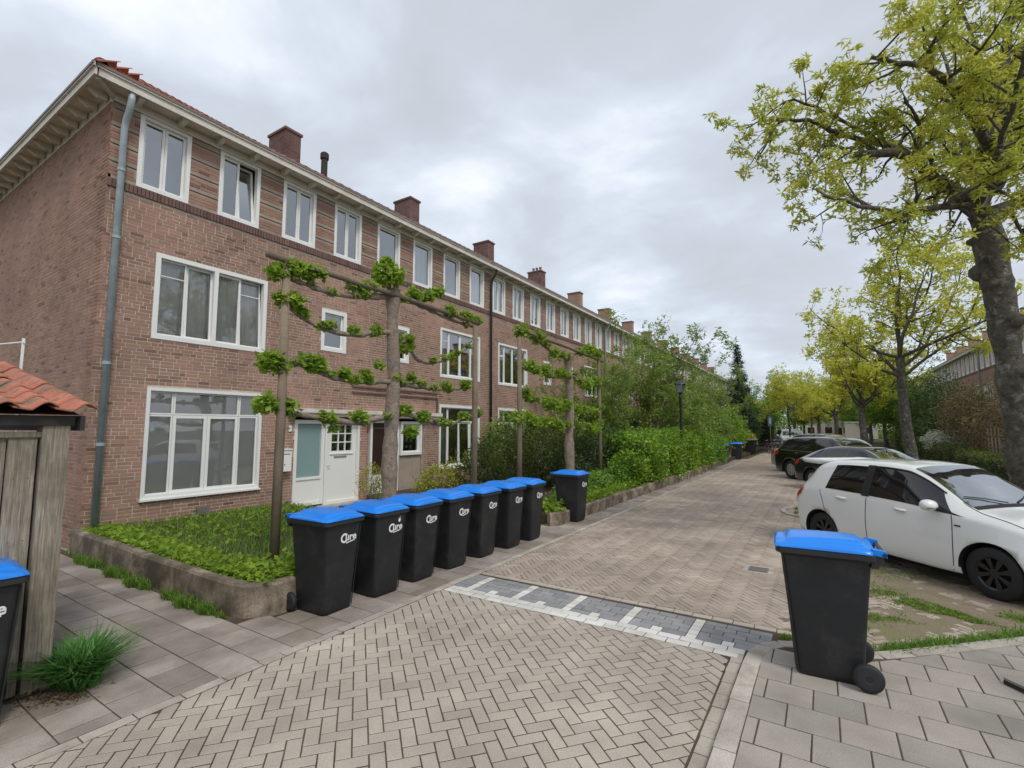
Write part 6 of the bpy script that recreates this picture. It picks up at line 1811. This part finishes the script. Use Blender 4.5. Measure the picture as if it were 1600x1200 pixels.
    MB().box(3.74,3.79,-.42,.42,.30,.37).build('lower_grille', M['car_dark'], t)
SEAMS = [[(1.50,1.7),(1.47,4.5),(1.47,6.0)], [(2.66,1.7),(2.69,4.0),(2.66,6.0)], [(.60,6.0),(.62,5.2),(.70,4.4),(.93,3.2),(1.02,2.2),(1.02,1.8)], [(1.02,1.8),(1.50,1.75)], [(1.50,1.75),(2.66,1.75)],
         [(2.70,9.3),(2.88,9.0),(3.2,8.4),(3.45,7.6)]]
wc = car('white five door hatchback parked behind the lone right bin', 'car', HATCH, (.62,3.07), .30, 'paint_white',
    [(.70,1.39,6.25,8.75,.10,.0),(1.50,2.68,6.22,8.85,.0,-.22)], hatch_extra, M['alloy_black'], 8, .18, SEAMS, wsx=(2.06,2.80), rwx=(.13,.33))
def put(o, rear_wheel, ang, wbx, hw):
    """near-side rear wheel contact point -> origin at the rear bumper centre; heading ang"""
    h = Vector((math.cos(ang), math.sin(ang))); left = Vector((-h.y, h.x))
    p = Vector(rear_wheel) - h*wbx + left*hw
    o.location = (p.x, p.y, 0.0); o.rotation_euler = (0,0,ang)
put(wc, (-.03,9.80), R(-47.0), .62, .73)

SUV = [(0,.50,.80,.90,.82,.80,.66),(.05,.36,.98,1.10,.90,.90,.72),(.16,.30,1.08,1.32,.95,.93,.70),(.32,.28,1.11,1.54,.96,.935,.665),(.5,.27,1.12,1.61,.965,.94,.66),(1.2,.26,1.11,1.665,.965,.94,.67),(2.0,.26,1.10,1.675,.965,.94,.67),
 (2.5,.26,1.09,1.65,.965,.94,.66),(2.75,.26,1.085,1.57,.965,.94,.665),(3.15,.26,1.075,1.32,.965,.93,.70),(3.42,.27,1.06,1.15,.96,.92,.78),(3.7,.28,1.03,1.12,.955,.90,.78),(4.2,.30,.94,1.05,.94,.86,.72),(4.5,.32,.80,.92,.88,.78,.62),(4.66,.38,.66,.74,.74,.64,.48),(4.7,.44,.58,.62,.6,.5,.4)]
COUPE = [(0,.46,.66,.80,.70,.66,.52),(.05,.32,.80,.90,.82,.80,.60),(.2,.26,.94,1.02,.89,.85,.64),(.45,.23,.98,1.14,.90,.87,.62),(.8,.21,.985,1.30,.91,.875,.58),(1.2,.20,.975,1.40,.915,.88,.57),(1.8,.20,.965,1.44,.915,.88,.57),
 (2.3,.20,.955,1.42,.915,.88,.56),(2.6,.20,.945,1.34,.915,.88,.57),(3.0,.20,.93,1.14,.915,.875,.62),(3.25,.21,.915,1.01,.91,.865,.70),(3.6,.22,.88,.97,.905,.84,.70),(4.05,.24,.78,.88,.88,.78,.62),(4.3,.28,.64,.74,.78,.66,.5),(4.4,.34,.54,.58,.6,.5,.4)]
def dark_extra(pm, belt, mx, roofrail=False, hx=(1.2,2.2)):
    def f(t, B):
        L = B.xs[-1]
        for s in (-1,1):
            l = MB(); B.patch(l, lambda u, w: (.04+u*.28, 4.6+w*1.3+u*.2), 6, 5, .01, s); l.build('tail_light', M['light_red'], t, smooth=True)
            l = MB(); B.patch(l, lambda u, w: (L-.42+u*.26, 5.0+w*1.4), 6, 5, .008, s); l.build('headlight', M['light_clear'], t, smooth=True)
            b = MB(); loops = []
            w0 = max(B.st[:,5]); zm = belt+.07
            for yy, f_ in ((.0,.4),(.05,.95),(.12,1.05),(.19,.9),(.22,.5)):
                loops.append([(mx+.1*f_*math.cos(a), s*(w0-.05+yy), zm+.08*f_*math.sin(a)) for a in [2*math.pi*i/12 for i in range(12)]])
            loft(b, loops); b.build('mirror', M[pm], t, smooth=True)
            c = MB(); B.line(c, [(.42,6.05),(mx-.1,6.02)], .022, .006, s); c.build('chrome_strip', M['alloy'], t)
            for h in hx:
                p = B.off(h,5.2,s,.01); q = B.off(h+.18,5.2,s,.01); MB().tube([p,p+Vector((.03,s*.02,0)),q+Vector((-.03,s*.02,0)),q],.014,6).build('door_handle', M[pm], t)
        MB().box(L-.02,L+.01,-.26,.26,.42,.53).build('number_plate', M['sticker'], t)
    return f
bs = car('black sport utility vehicle with silver wheels, farthest left of the angled cars', 'car', SUV, (.92,3.79), .37, 'paint_black',
    [(.48,1.18,6.2,8.8,.12,0),(1.22,2.10,6.2,8.8,0,0),(2.16,3.12,6.2,8.8,0,-.36)], dark_extra('paint_black',1.10,2.95), M['alloy'], 10, .24,
    [[(2.13,1.8),(2.13,6.0)],[(1.2,3),(1.2,6)]], wsx=(2.66,3.40), rwx=(.16,.42))
put(bs, (-1.08,22.4), R(-46), .92, .85)
dc = car('dark blue black coupe like car between the white hatchback and the black one', 'car', COUPE, (.85,3.55), .335, 'paint_blue',
    [(.62,1.10,6.25,8.7,.20,0),(1.14,2.0,6.25,8.7,0,0),(2.05,3.0,6.25,8.7,0,-.38)], dark_extra('paint_blue',.97,2.75), M['alloy'], 10, .22,
    [[(2.02,1.8),(2.02,6.0)],[(1.12,3),(1.12,6)]], wsx=(2.52,3.22), rwx=(.42,1.05))
put(dc, (-.30,18.9), R(-46), .85, .8)
def car_copy(src, paint, loc, ang, lab, s=1., cat='car'):
    c = copy_tree(src); c.location = (*loc,0); c.rotation_euler = (0,0,ang); c.scale = (s,s,s)
    for o in [x for x in bpy.data.objects if x.parent == c]:
        if o.type == 'MESH' and o.data.materials and o.data.materials[0] in (M['paint_black'],M['paint_blue'],M['paint_white']):
            o.data = o.data.copy(); o.data.materials[0] = M[paint]
    thing(c, lab, cat, 'cars parked at an angle'); return c
car_copy(dc, 'paint_silver', (-1.6,27.2), R(-46), 'silver car parked just beyond the black sport utility vehicle')
car_copy(wc, 'paint_silver', (-1.3,31.6), R(-46), 'light grey hatchback, second car beyond the black one')
car_copy(bs, 'paint_black', (-1.3,35.4), R(-46), 'second black car, low behind the silver one')
car_copy(wc, 'paint_white', (-1.4,40.0), R(-46), 'distant white hatchback near the parked bicycles')
car_copy(bs, 'paint_white', (-2.9,53.5), R(-80), 'distant large white car parked past the bicycles', 1.15)
car_copy(dc, 'paint_white', (.6,60), R(-95), 'distant white car parked left of the pale box', 1.0)
car_copy(wc, 'paint_silver', (-3.0,66), R(-90), 'farthest pale car at the end of the street')

# ================================================================== street furniture
lp = empty('lamp_post', (-4.82,20.3,0)); thing(lp, 'black lamp post with a glass lantern at the laurel hedge', 'street lamp')
MB().lathe([(.13,0),(.13,.12),(.10,.16),(.09,.9),(.075,.95),(.055,1.1),(.045,3.2),(.06,3.22),(.06,3.28),(.04,3.32),(.05,3.44)],16).build('post', M['lamp_black'], lp, smooth=True)
b = MB()
for s0, s1 in ((1,1),(1,-1),(-1,-1),(-1,1)): b.bar((s0*.09,s1*.09,3.44),(s0*.16,s1*.16,3.78),.016,.016)
b.box(-.10,.10,-.10,.10,3.43,3.45); b.build('lantern_frame', M['lamp_black'], lp)
MB().add([(-.09,-.09,3.452),(.09,-.09,3.452),(.09,.09,3.452),(-.09,.09,3.452),(-.155,-.155,3.776),(.155,-.155,3.776),(.155,.155,3.776),(-.155,.155,3.776)],[(0,1,5,4),(1,2,6,5),(2,3,7,6),(3,0,4,7)]).build('lantern_glass', M['light_clear'], lp)
MB().lathe([(.25,3.78),(.24,3.80),(.12,3.90),(.05,3.95),(.04,4.02),(.0,4.04)],16,cap=False).build('lantern_cap', M['lamp_black'], lp)
sg = empty('traffic_sign', (-4.0,50,0)); thing(sg, 'blue and white traffic sign on a grey pole at the street end', 'sign')
MB().lathe([(.03,0),(.03,3.3)],8).build('pole', M['steel'], sg)
MB().box(-.17,.17,-.05,-.032,2.2,3.1).build('sign_board', M['sign_blue'], sg); MB().box(-.08,.08,-.058,-.052,2.4,2.9).build('sign_symbol', M['sticker'], sg)
hb = empty('box_hoarding', (2.9,66,0)); thing(hb, 'pale rectangular box cabinet standing far off under the green trees', 'cabinet')
MB().box(-.8,.8,-.6,.6,.3,2.6).build('cabinet_body', M['stucco'], hb); MB().box(-.85,.85,-.65,.65,2.61,2.7).build('cabinet_roof', M['white'], hb); MB().box(-.8,.8,-.6,.6,0,.28).build('cabinet_base', M['pipe_grey'], hb)
def bicycle(label, loc, rz, col):
    t = empty('bicycle', loc, rz); thing(t, label, 'bicycle', 'bicycles parked at the street end')
    for x in (0,1.08):
        w = MB(); n = 24; r = .34
        w.tube([(x+r*math.cos(2*math.pi*i/n),0,r+r*math.sin(2*math.pi*i/n)) for i in range(n+1)],.018,6,cap=False)
        for i in range(12): a = 2*math.pi*i/12; w.tube([(x,0,r),(x+r*math.cos(a),0,r+r*math.sin(a))],.002,3)
        w.build('wheel', M['rubber'], t)
    f = MB(); bb = (.45,0,.30); st_ = (.30,0,.78); hd = (.88,0,.80)
    for a, c in ((bb,st_),(bb,(.92,0,.62)),(st_,hd),((0,0,.34),bb),((0,0,.34),st_),(hd,(1.08,0,.34)),(st_,(.28,0,.93)),(hd,(.86,0,1.02))): f.tube([a,c],.016,6)
    f.build('frame', col, t)
    MB().box(.16,.40,-.07,.07,.93,.98).build('saddle', M['rubber'], t); MB().tube([(.72,-.28,1.02),(.88,-.1,1.05),(.88,.1,1.05),(.72,.28,1.02)],.013,6).build('handlebar', M['steel'], t)
    return t
M['red_paint'] = mat_plain('red bicycle paint', (.30,.04,.03), .4)
for i, (x, y, rz, c, lab) in enumerate(((-4.1,43.6,.3,'lamp_black','black bicycle parked leftmost at the far street end'),(-3.6,44.2,.2,'red_paint','red framed bicycle in the middle of the parked bicycles'),
      (-3.1,44.4,.45,'steel','silver bicycle parked beside the red one'),(-2.7,43.8,.1,'lamp_black','black bicycle parked rightmost, nearest the white cars'),(-3.4,45.6,.6,'sign_blue','dark blue bicycle behind the red one'))):
    bicycle(lab, (x-.5,y,0), rz, M[c])
# white triangle marks of the far plateau
b = MB()
for i in range(7):
    x = -3.8+i*.6; b.add([(x,40.6,.004),(x+.4,40.6,.004),(x+.2,41.4,.004)],[(0,1,2)])
b.build('road_marking_triangles', M['block_white'], kind='structure')
# tree pit edge near the cars
ki = []
for i in range(12):
    a = R(110+i*14); ki.append(('k', (lambda b: b.prism([(-.12,-.05),(.12,-.05),(.12,.05),(-.12,.05)],-.05,.0,.006)), Matrix.Translation((-.15+.75*math.cos(a), 13.7+.95*math.sin(a), .035)) @ Matrix.Rotation(a+math.pi/2,4,'Z')))
kb2 = MB().box(-.02,.02,13.6,13.7,-.05,-.03).build('tree_pit_edge', M['kerb'], kind='structure')
place_pieces(kb2, 'edge_stone', ki, M['kerb'])
P = np.concatenate([clump_pts(-.2,13.9,.5,.7,1800,.0), clump_pts(2.9,11.7,.8,1.2,4000), near_line((3.1,9),(4.4,60),.35,16000)])
blades('tree_pit_grass', P, .07, M['moss'], w=.006, lean=.8, kind='stuff')
# more green closing the far street
again(gt, -2.6, 96, .5, 1.15, 'distant dense green tree beyond the end of the road, left of the pale house')
again(gt, 8.5, 98, 2.5, 1.25, 'distant dense green tree beyond the end of the road, right of the pale house')
again(t3, -.4, 94, 3.0, .85, 'distant yellow tree standing before the pale house')
again(g1, -8.3, 19.5, 5.1, .72, 'slender loose garden tree close to the facade, just before the laurel hedge')
hedge('tall dark clipped hedge crossing the far left gardens', -9.5,-4.6,57.5,59.5,.0,3.3,9000,.2,'leaf_dark',.15)
again(gt, -.6, 104, 2.5, 1.3, 'distant dense green tree in the middle before the pale house')
again(gt, 4.6, 108, 5.5, 1.2, 'last dense green tree in front of the pale house, right of its middle')
